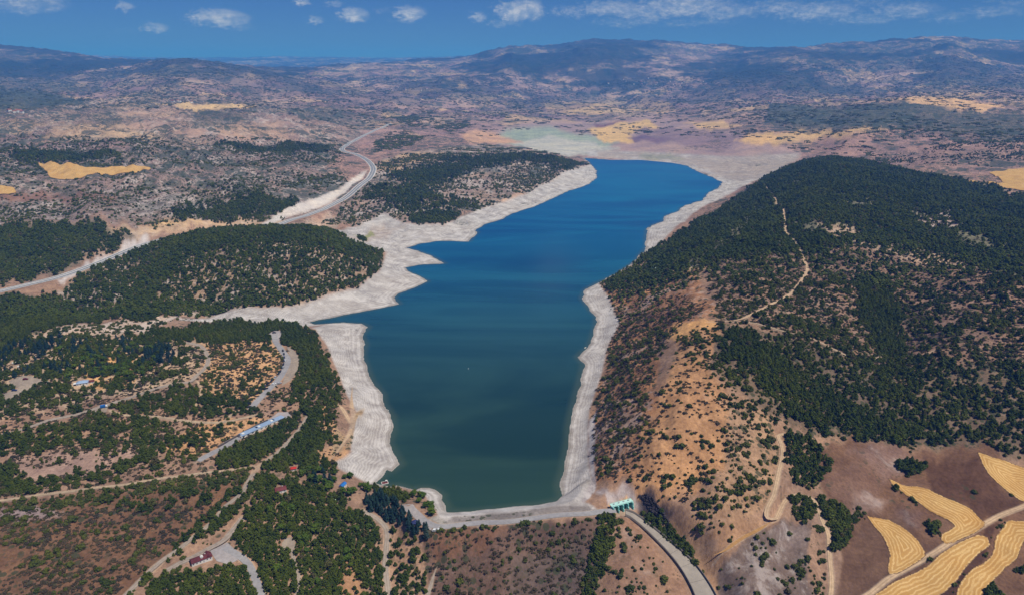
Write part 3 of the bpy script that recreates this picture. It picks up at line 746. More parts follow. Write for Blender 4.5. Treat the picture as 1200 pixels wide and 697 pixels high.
def grid_faces(nr, nc):
    i = np.arange(nr*nc).reshape(nr, nc)
    return np.stack([i[:-1, :-1].ravel(), i[:-1, 1:].ravel(), i[1:, 1:].ravel(), i[1:, :-1].ravel()], 1)
me = raw_mesh('ground', np.stack([GXm.ravel(), GYm.ravel(), Z.ravel()], 1), grid_faces(NR, NC), True)
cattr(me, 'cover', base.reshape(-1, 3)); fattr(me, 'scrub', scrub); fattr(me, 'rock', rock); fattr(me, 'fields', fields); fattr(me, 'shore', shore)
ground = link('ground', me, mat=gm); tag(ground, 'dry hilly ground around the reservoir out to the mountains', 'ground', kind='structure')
H = sampler(Z)

# ------------------------------------------------------------------ water
wm, t, b = principled('lake_water', 0.12, 0.5)
pos = t.node('ShaderNodeNewGeometry').outputs['Position']
mpn = t.node('ShaderNodeMapping'); t.put(mpn.inputs[0], pos); mpn.inputs['Rotation'].default_value = (0, 0, R(-24)); mpn.inputs['Scale'].default_value = (1/820, 1/210, 1); st = mpn.outputs[0]
nw = t.noise(st, 1.0, 5, 0.55, 1.6); nw2 = t.noise(t.scale(pos, (1/1500, 1/420, 1)), 1.0, 3, 0.5, 0.5)
syw = t.node('ShaderNodeSeparateXYZ'); t.l.new(pos, syw.inputs[0])
sky_tinted = t.mix(t.step(syw.outputs[1], 700, 2300), (0.017, 0.047, 0.036), (0.003, 0.100, 0.200))  # teal near; up the lake the sky's blue reflection is put into the base colour
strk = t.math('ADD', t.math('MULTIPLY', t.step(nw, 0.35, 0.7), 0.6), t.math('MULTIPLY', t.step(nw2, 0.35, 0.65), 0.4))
wc = t.mix(strk, t.mix(1.0, sky_tinted, (0.42, 0.56, 0.70), 'MULTIPLY'), t.mix(1.0, sky_tinted, (1.55, 1.28, 1.14), 'MULTIPLY'))
sdw = t.math('ADD', t.attr('offshore'), t.math('MULTIPLY', t.math('SUBTRACT', nw, 0.5), 8.0))
wc = t.mix(t.step(sdw, 0, 13, 0.5, 0), wc, (0.06, 0.085, 0.06))
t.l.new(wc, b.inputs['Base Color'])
b.inputs['IOR'].default_value = 1.33
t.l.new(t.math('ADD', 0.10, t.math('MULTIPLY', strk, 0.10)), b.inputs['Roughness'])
bmp = t.node('ShaderNodeBump'); bmp.inputs['Strength'].default_value = 0.10; bmp.inputs['Distance'].default_value = 0.5
t.l.new(t.noise(pos, 1/4.0, 3, 0.6), bmp.inputs['Height']); t.l.new(bmp.outputs[0], b.inputs['Normal'])
wx0, wx1, wy0, wy1 = lkx.min()-150, lkx.max()+400, lky.min()-2, lky.max()+250
xs = np.linspace(wx0, wx1, 220); ysw = np.geomspace(wy0, wy1, 300)
gx, gy = np.meshgrid(xs, ysw)
# only keep cells near the lake
wsd = poly_sd(gx.ravel(), gy.ravel(), lpoly).reshape(gx.shape)
fc = grid_faces(300, 220); keep = (wsd.ravel()[fc] > -110).any(1) & (gy.ravel()[fc].min(1) >= wy0-1)
me = raw_mesh('lake', np.stack([gx.ravel(), gy.ravel(), 0*gx.ravel()], 1), fc[keep])
fattr(me, 'offshore', wsd.ravel())
water = link('lake', me, mat=wm); tag(water, 'teal to blue water of the low reservoir', 'lake', kind='structure')

# ------------------------------------------------------------------ road ribbons
def road_mat(name, col, amt=0.2, scale=0.25, track=None):
    m, t, b = principled(name, 0.9, 0.15)
    pos = t.node('ShaderNodeNewGeometry').outputs['Position']
    n_ = t.noise(pos, scale, 5, 0.65); n2_ = t.noise(pos, scale*0.12, 3, 0.6)
    c = t.mix(t.step(n_, 0.3, 0.7), tuple(x*(1-amt) for x in col), tuple(x*(1+amt) for x in col))
    c = t.mix(t.step(n2_, 0.35, 0.65), t.mix(1.0, c, (0.85, 0.85, 0.87), 'MULTIPLY'), c)
    if track is not None:
        across = t.attr('across')
        k = t.math('ABSOLUTE', t.math('SUBTRACT', t.math('ABSOLUTE', across), 0.45))
        c = t.mix(t.step(k, 0.10, 0.30), c, t.mix(1.0, c, track, 'MULTIPLY'))
    t.l.new(c, b.inputs['Base Color'])
    return m
RM = {'asphalt': road_mat('old_asphalt', L3(150,146,146), .12), 'lane': road_mat('dusty_lane', L3(160,146,134), .15, track=(.86,.84,.8)),
      'dirt': road_mat('dirt_lane', L3(178,156,132), .18, track=(.8,.78,.72)), 'sand': road_mat('sandy_track', L3(196,168,138), .15, track=(.84,.8,.74)),
      'ochre': road_mat('ochre_track', L3(184,142,92), .15, track=(.9,.86,.8)), 'highway': road_mat('highway_asphalt', L3(132,132,136), .08, 0.1),
      'lot': road_mat('parking_lot_asphalt', L3(156,148,146), .12)}
def ribbon(name, ln, zl, hw, mat, label, cat='road', lift=0.08, nx=5, wob=0.0):
    d = np.gradient(ln, axis=0); d /= np.linalg.norm(d, axis=1)[:, None]+1e-9
    nrm = np.stack([d[:, 1], -d[:, 0]], 1)
    a = np.linspace(-1, 1, nx)
    wl_ = hw*(1+wob*fbm(np.arange(len(ln))*1.0, 0*hw, 9, 3, 5)); wr_ = hw*(1+wob*fbm(np.arange(len(ln))*1.0, 0*hw+40, 9, 3, 6))
    co = []
    for v in a:
        w_ = np.where(v < 0, wl_, wr_)*v
        p = ln + nrm*w_[:, None]
        co.append(np.stack([p[:, 0], p[:, 1], zl+lift+0.02*(1-abs(v))], 1))
    co = np.stack(co, 1).reshape(-1, 3)
    me = raw_mesh(name, co, grid_faces(len(ln), nx), True)
    fattr(me, 'across', np.tile(a, len(ln)))
    o = link(name, me, mat=mat)
    return tag(o, label, cat, kind='structure')
RL = {'park_path': 'pale path leaving the park loop to the left', 'picnic_path': 'pale path winding past the blue roofed house', 'scrub_path': 'short pale path through the orange scrub', 'terrace_path': 'short dirt path above the terrace building', 'park_road': 'pale asphalt park road curving down past parked cars', 'hillside_road': 'narrow lane running down the wooded hillside', 'slope_lane': 'straight lane with a hedge across the brown slope',
 'loop_road': 'pale road crossing the park and looping round the grove', 'side_lane': 'dirt lane leading to the long terrace building', 'terrace_road': 'asphalt drive along the terrace building',
 'junction_road': 'lane meeting the small asphalt square', 'valley_road': 'asphalt road leaving the square to the frame edge', 'grove_path': 'winding path through the dark grove', 'grove_lane': 'straight lane between two pine blocks',
 'dam_crest_road': 'grey road along the dam crest', 'lower_track': 'short track below the dam end', 'foot_track': 'stub of track at the foot of the dam slope', 'shore_track': 'sandy track along the bare left shore', 'shore_spur': 'short sandy spur on the left shore',
 'ridge_track': 'pale track along the forested ridge', 'contour_track': 'thin track across the scrubby hillside', 'zigzag_track': 'sandy track with a hairpin on the right slope', 'cut_track': 'ochre track down the cut slope', 'field_road': 'sandy road between the stubble fields', 'highway': 'dual carriageway sweeping through the left hills'}
for nm, (ln, zl, hw, mt) in lines.items():
    if nm == 'highway': continue
    ribbon(nm, ln, zl, hw, RM[mt], RL[nm], wob=0.25 if mt in ('dirt', 'sand', 'ochre', 'lane') else 0.08)
# highway: two carriageways, pale barrier and shoulder stripes
ln, zl, hw, _ = lines['highway']
ribbon('highway', ln, zl, hw, RM['highway'], RL['highway'], lift=0.3)
paintm = wear_mat('road_paint', (.72, .72, .70), 0.3, .1)
d = np.gradient(ln, axis=0); d /= np.linalg.norm(d, axis=1)[:, None]+1e-9; nrm = np.stack([d[:, 1], -d[:, 0]], 1)
for off, wd, nm_ in ((-11.2, 0.9, 'highway_edge_line'), (11.2, 0.9, 'highway_edge_line')):
    ribbon(nm_, ln+nrm*off, zl, np.full(len(ln), wd), paintm, 'white edge line of the dual carriageway', 'road marking', lift=0.36, nx=2)
def wall_along(name, ln, zl, thick, h, mat, label, cat, parent=None, base_drop=0.3):
    d = np.gradient(ln, axis=0); d /= np.linalg.norm(d, axis=1)[:, None]+1e-9
    nrm = np.stack([d[:, 1], -d[:, 0]], 1); rows = []
    for (o_, zz) in ((-.5, -base_drop), (-.5, h), (.5, h), (.5, -base_drop)):
        p = ln+nrm*thick*o_; rows.append(np.stack([p[:, 0], p[:, 1], zl+zz], 1))
    co = np.stack(rows, 1).reshape(-1, 3)
    me = raw_mesh(name, co, grid_faces(len(ln), 4))
    o = link(name, me, parent, mat)
    if parent is None: tag(o, label, cat)
    return o
conc = wear_mat('pale_concrete', L3(190,186,182), 0.4, .15)
wall_along('highway_barrier', ln, zl+.3, 1.6, 1.1, conc, 'pale concrete barrier down the middle of the highway', 'barrier')

# asphalt squares and car parks
def draped(name, poly, mat, label, cat, lift, n_=40, dist_attr=False, kind='structure'):
    X, Y, zz = at([p[0] for p in poly], [p[1] for p in poly])
    pw = list(zip(X, Y))
    if dist_attr:
        q_ = np.array(pw); q_ = smooth_line(np.concatenate([q_, q_[:1]]), 9.0 if Y.mean() < 1500 else 25.0)[:-1]; q_ = q_ + 1.6*np.stack([fbm(q_[:, 0], q_[:, 1], 14, 3, 71), fbm(q_[:, 0], q_[:, 1], 14, 3, 72)], 1)*(3 if Y.mean() > 1500 else 1)
        e_ = np.roll(q_, -1, 0)-np.roll(q_, 1, 0); e_ /= np.linalg.norm(e_, axis=1)[:, None]+1e-9; n_o = np.stack([e_[:, 1], -e_[:, 0]], 1); ar_ = (q_[:, 0]*np.roll(q_[:, 1], -1)-np.roll(q_[:, 0], -1)*q_[:, 1]).sum()
        q_ = q_ + n_o*(2.2 if ar_ > 0 else -2.2)
        pw = [tuple(v_) for v_ in q_]
    bm = bmesh.new()
    vs = [bm.verts.new((x, y, 0)) for x, y in pw]; f_ = bm.faces.new(vs)
    bmesh.ops.triangulate(bm, faces=[f_])
    L_ = max(X.max()-X.min(), Y.max()-Y.min())/n_
    for _ in range(7):
        es = [e for e in bm.edges if e.calc_length() > L_*1.3]
        if not es: break
        bmesh.ops.subdivide_edges(bm, edges=es, cuts=1)
        bmesh.ops.triangulate(bm, faces=[f for f in bm.faces if len(f.verts) > 3])
    co = np.array([v.co[:] for v in bm.verts])
    co[:, 2] = H(co[:, 0], co[:, 1])+lift
    for v, z_ in zip(bm.verts, co[:, 2]): v.co.z = z_
    bm.normal_update()
    for f in bm.faces:
        if f.normal.z < 0: f.normal_flip()
        f.smooth = True
    me = bpy.data.meshes.new(name); bm.to_mesh(me); bm.free()
    if dist_attr: fattr(me, 'edge_dist', poly_sd(co[:, 0], co[:, 1], pw))
    o = link(name, me, mat=mat)
    tag(o, label, cat, kind=kind)
    return o, pw
BLOCK = []      # world outlines where nothing grows
def lot(name, s, label, mat='lot', lift=0.35):
    o, pw = draped(name, P(s), RM[mat], label, 'paved area', lift, 24); BLOCK.append(pw)
lot('car_park', '469,591.5 484,590.5 494,601 508,615 505,621 497,617 485,606', 'grey car park beside the left end of the dam')
lot('asphalt_square', '246,645 266,635 276,644 284,652 275,658 266,661 254,657', 'triangular asphalt square by the red roofed house')
lot('viewpoint_parking', '315,391 321,388 330,387.5 331,392 327,399 322,401', 'small turning place at the top of the park road')
lot('terrace_parking', '318,489 326,483 338,482.5 341,487 335,491 322,492', 'turning place beside the terrace building')
lot('grove_clearing', '330,636 335,630 342,629 346,634 345,645 339,647 331,644', 'round paved clearing in the dark grove', 'lane')
lot('picnic_car_park', '10,446 30,440 50,445 42,454 20,464 5,470 2,462 22,455 14,452', 'paved car park with planted islands in the left park', 'lane')
lot('roadside_layby', '104,480 118,474 127,476 124,483 112,485', 'wide lay-by on the park road', 'lane')
lot('road_widening', '336,405 345,411 352,421 349,434 340,446 330,452 338,432 340,420', 'dusty widening beside the park road', 'lane')

# ------------------------------------------------------------------ stubble fields
fm, t, b = principled('stubble', 0.95, 0.05)
pos = t.node('ShaderNodeNewGeometry').outputs['Position']; ed = t.attr('edge_dist')
nz = t.noise(pos, 1/18, 5, 0.65); nz2 = t.noise(pos, 1/2.5, 4, 0.65)
ph = t.math('ADD', ed, t.math('MULTIPLY', nz, 7.5))
st = t.math('SINE', t.math('MULTIPLY', ph, 2*math.pi/3.7))
st2 = t.math('SINE', t.math('MULTIPLY', ph, 2*math.pi/2.1))
sm = t.math('ADD', t.math('MULTIPLY', st, 0.42), t.math('ADD', t.math('MULTIPLY', st2, 0.10), t.math('MULTIPLY', t.math('SUBTRACT', nz2, 0.5), 0.8)))
c = t.mix(t.step(sm, -0.15, 0.75), L3(180,140,84), L3(214,180,126))
c = t.mix(t.step(t.noise(pos, 1/40, 4, 0.6), 0.4, 0.7), c, t.mix(1.0, c, (0.9, 0.84, 0.76), 'MULTIPLY'))
c = t.mix(t.step(t.math('ADD', ed, t.math('MULTIPLY', t.math('SUBTRACT', nz2, 0.5), 5.0)), -0.2, 1.6), L3(96,72,56), c)
t.l.new(c, b.inputs['Base Color'])
FIELDS = [('1147,530 1163.5,537.5 1185,544 1205,550 1235,560 1235,600 1205,588 1178,571.5 1160,554', 'curved stubble field in the far right, cut by the frame edge'),
 ('1042,562 1066,571 1086,573 1112,586 1152,611.5 1126.6,630 1108,635.5 1106,627 1121,617 1093,598.6 1067.6,582 1054,572', 'long straight stubble field above the sandy road'),
 ('1018,606 1042,610 1064,624.5 1082,643 1078.6,650 1045,663 1047,646.6 1034,624.5', 'fan shaped stubble field touching the sandy road'),
 ('1005,695 1060,670 1086,661 1115.5,642 1149,628 1158,635.5 1141,647 1126.6,663 1115.5,676 1097,684 1068,695 1040,712 985,712', 'wavy stubble field just below the sandy road'),
 ('1124,712 1125,697 1127,680 1142,662 1166,646.5 1168,632.7 1181.5,613.5 1189,611.5 1212,613 1235,618 1235,632 1200,630 1191,646.5 1178,656 1162,670 1152,682 1150,697 1148,712', 'wavy stubble field in the bottom right corner'),
 ('1134,214 1158,213.5 1178,215 1166,207 1160,203 1180,200 1215,194 1230,196 1230,233 1205,227 1178,221', 'pale stubble field behind the dark right forest'),
 ('45,190.6 61.5,190 88,193.4 104.5,197 130.6,196 158.6,194.7 175,197 173.5,200 149,203 121,204.6 100.7,206.5 89.5,210 74.6,211 59.7,208 56,202 50,197', 'bright stubble field alone among the left badlands'),
 ('-30,219 16,221 10,228 -30,230', 'small stubble field at the left frame edge')]
for s_, lb in FIELDS:
    pl = P(s_)
    o, pw = draped('stubble_field', pl, fm, lb, 'field', 0.45 if pl[0][1] > 300 else 2.0, 60, True)
    BLOCK.append(pw)

# ------------------------------------------------------------------ foliage
def leaf_mat(name, c0, c1, spec=0.1, noise_scale=0.9):
    m, t, b = principled(name, 0.9, spec)
    oi = t.node('ShaderNodeObjectInfo'); pos = t.node('ShaderNodeNewGeometry').outputs['Position']
    n_ = t.noise(pos, noise_scale, 3, 0.6)
    c = t.mix(t.math('ADD', t.math('MULTIPLY', oi.outputs['Random'], 0.65), t.math('MULTIPLY', n_, 0.35)), c0, c1)
    c = t.mix(t.step(t.noise(pos, 1/90, 3, 0.6), 0.35, 0.65), t.mix(1.0, c, (0.82, 0.86, 0.95), 'MULTIPLY'), t.mix(1.0, c, (1.22, 1.12, 0.95), 'MULTIPLY'))
    c = t.mix(t.step(oi.outputs['Random'], 0.955, 0.985, 0, .75), c, (0.085, 0.062, 0.034))
    t.l.new(c, b.inputs['Base Color'])
    return m
M_PINE = leaf_mat('pine_needles', (0.026, 0.047, 0.007), (0.088, 0.110, 0.017))
M_BUSH = leaf_mat('oak_leaves', (0.030, 0.047, 0.010), (0.092, 0.104, 0.024))
M_CEDAR = leaf_mat('blue_cedar_needles', (0.014, 0.040, 0.038), (0.034, 0.070, 0.062))
M_LEAFY = leaf_mat('fresh_leaves', (0.040, 0.078, 0.010), (0.085, 0.120, 0.016))
M_SCRUB = leaf_mat('dry_scrub_leaves', (0.036, 0.032, 0.020), (0.080, 0.066, 0.042))
M_BARK = wear_mat('bark', (0.10, 0.075, 0.055), 2.0, .3, .95, .05)

def ico(sub=1):
    bm = bmesh.new(); bmesh.ops.create_icosphere(bm, subdivisions=sub, radius=1)
    v = np.array([x.co[:] for x in bm.verts]); f_ = np.array([[q.index for q in p.verts] for p in bm.faces]); bm.free(); return v, f_
ICO1 = ico(1)
def lumps(centres, radii, rs, jit=0.35, flat_=0.8, nleaf=10, lsize=0.45):
    """foliage clumps: jagged lumps with loose leaf faces round them"""
    vs, fs, o_ = [], [], 0
    v0, f0 = ICO1
    for c_, r_ in zip(centres, radii):
        v = v0*(1+jit*rs.standard_normal((len(v0), 1))*0.6)*r_*np.array([1, 1, flat_])
        a = rs.random()*6.28; ca, sa = math.cos(a), math.sin(a)
        v = v@np.array([[ca, sa, 0], [-sa, ca, 0], [0, 0, 1]]) + c_
        vs.append(v); fs.append(f0+o_); o_ += len(v)
        if nleaf:
            d_ = rs.standard_normal((nleaf, 3)); d_ /= np.linalg.norm(d_, axis=1)[:, None]
            p = c_ + d_*r_*(0.9+0.5*rs.random((nleaf, 1)))*np.array([1, 1, flat_])
            tri = p[:, None, :] + rs.standard_normal((nleaf, 3, 3))*r_*lsize
            vs.append(tri.reshape(-1, 3)); fs.append(np.arange(nleaf*3).reshape(-1, 3)+o_); o_ += nleaf*3
    return np.concatenate(vs), np.concatenate(fs)
def crown(kind, seed, lod):
    rs = np.random.default_rng(seed)
    if kind == 'pine':           # unit: metres, ~8 m tall, irregular rounded cone
        nl = (46, 14)[lod]; h = rs.random(nl)**0.85
        z = 1.3+h*(4.4, 5.6, 6.4, 4.9)[seed % 4]; rd_ = (.35, .6, .8, .45)[seed % 4]; rad = (2.7*(1-h)**rd_+0.25)*(0.7+0.55*rs.random(nl)); th = rs.random(nl)*6.283
        q = rs.random(nl)**0.5
        cc = np.stack([np.cos(th)*rad*q, np.sin(th)*rad*q, z], 1); rr = (0.55+0.45*rs.random(nl))*(1.25-0.55*h)*(1, 1.7)[lod]
        return lumps(cc, rr, rs, .4, .7, (8, 3)[lod])
    if kind == 'cedar':
        nl = (54, 18)[lod]; h = np.linspace(0, 1, nl)
        z = 1.0+h*9.0; rad = 2.7*(1-h)**0.9+0.15; th = np.arange(nl)*2.4+rs.random(nl)
        q = 0.45+0.5*rs.random(nl)
        cc = np.stack([np.cos(th)*rad*q, np.sin(th)*rad*q, z], 1); rr = (0.9-0.45*h)*(0.8+0.4*rs.random(nl))*(1, 1.6)[lod]
        return lumps(cc, rr, rs, .35, .5, (8, 3)[lod])
    if kind == 'leafy':
        nl = (44, 14)[lod]; d_ = rs.standard_normal((nl, 3)); d_ /= np.linalg.norm(d_, axis=1)[:, None]
        cc = d_*(rs.random((nl, 1))**0.4)*np.array([2.6, 2.6, 2.2])*(1+.2*rs.standard_normal((nl, 1)))+np.array([0, 0, 4.2])
        rr = (0.7+0.5*rs.random(nl))*(1, 1.6)[lod]
        return lumps(cc, rr, rs, .4, .85, (8, 3)[lod])
    if kind == 'bush':           # broad low oak bush, ~3.4 m tall
        nl = (34, 11)[lod]; d_ = rs.standard_normal((nl, 3)); d_ /= np.linalg.norm(d_, axis=1)[:, None]; d_[:, 2] = np.abs(d_[:, 2])
        sx_, sy_ = 1+.35*rs.standard_normal(), 1+.35*rs.standard_normal()
        sx_, sy_ = np.clip([sx_, sy_], .7, 1.5)
        cc = d_*(rs.random((nl, 1))**0.45)*np.array([2.1*sx_, 2.1*sy_, 2.2])+np.array([0, 0, .55])
        rr = (0.55+0.45*rs.random(nl))*(1, 1.6)[lod]
        return lumps(cc, rr, rs, .4, .8, (8, 3)[lod])
    if kind == 'scrub':          # a patch of knee high dry bushes
        nl = (16, 8)[lod]
        cc = np.stack([rs.standard_normal(nl)*1.3, rs.standard_normal(nl)*1.3, .3+.35*rs.random(nl)], 1)
        rr = 0.35+0.4*rs.random(nl)
        return lumps(cc, rr*(1, 1.4)[lod], rs, .45, .8, (6, 2)[lod])
    if kind == 'clump':          # a stand of trees seen far away
        nl = 16
        cc = np.stack([rs.standard_normal(nl)*7, rs.standard_normal(nl)*7, 2+1.5*rs.random(nl)], 1)
        rr = 2.2+1.6*rs.random(nl)
        return lumps(cc, rr, rs, .4, .9, 1)
def trunk_mesh(h, r0, seed):
    rs = np.random.default_rng(seed)
    bm = bmesh.new()
    def limb(p0, p1, ra, rb, seg=6):
        ax = Vector(p1)-Vector(p0); q = ax.to_track_quat('Z', 'Y'); rings = []
        for k_ in range(3):
            tt = k_/2; c_ = Vector(p0)+ax*tt+Vector((rs.standard_normal()*.06, rs.standard_normal()*.06, 0))*(k_ == 1); rr = ra+(rb-ra)*tt
            rings.append([bm.verts.new(c_+q@Vector((math.cos(a)*rr, math.sin(a)*rr, 0))) for a in np.linspace(0, 6.283, seg, endpoint=False)])
        for a_, b_ in zip(rings, rings[1:]):
            for i in range(seg): bm.faces.new((a_[i], a_[(i+1) % seg], b_[(i+1) % seg], b_[i]))
        bm.faces.new(rings[-1])
    limb((0, 0, -.6), (0, 0, h), r0, r0*.4)
    for i in range(4):
        a = i*1.7+rs.random(); z0 = h*(.35+.13*i)
        limb((0, 0, z0), (math.cos(a)*h*.22, math.sin(a)*h*.22, z0+h*.14), r0*.4, r0*.12)
    me = bpy.data.meshes.new('trunk'); bm.to_mesh(me); bm.free(); me.materials.append(M_BARK); return me
KM = {'pine': M_PINE, 'cedar': M_CEDAR, 'leafy': M_LEAFY, 'bush': M_BUSH, 'scrub': M_SCRUB, 'clump': M_BUSH}
CR = {}
for kd in ('pine', 'cedar', 'leafy', 'bush', 'scrub'):
    for lod in (0, 1):
        for i in range(4 if kd in ('pine', 'bush') else 3):
            v, f_ = crown(kd, {'pine': 1, 'cedar': 11, 'leafy': 21, 'bush': 31, 'scrub': 41}[kd]*1000+100*lod+i, lod)
            m_ = raw_mesh('crown', v, f_); m_.materials.append(KM[kd]); CR.setdefault((kd, lod), []).append(m_)
for i in range(4):
    v, f_ = crown('clump', 9000+i, 0); m_ = raw_mesh('crown', v, f_); m_.materials.append(M_BUSH); CR.setdefault(('clump', 0), []).append(m_)
TRUNKS = {'pine': trunk_mesh(6.5, .22, 1), 'cedar': trunk_mesh(9.0, .25, 2), 'leafy': trunk_mesh(4.8, .24, 3)}

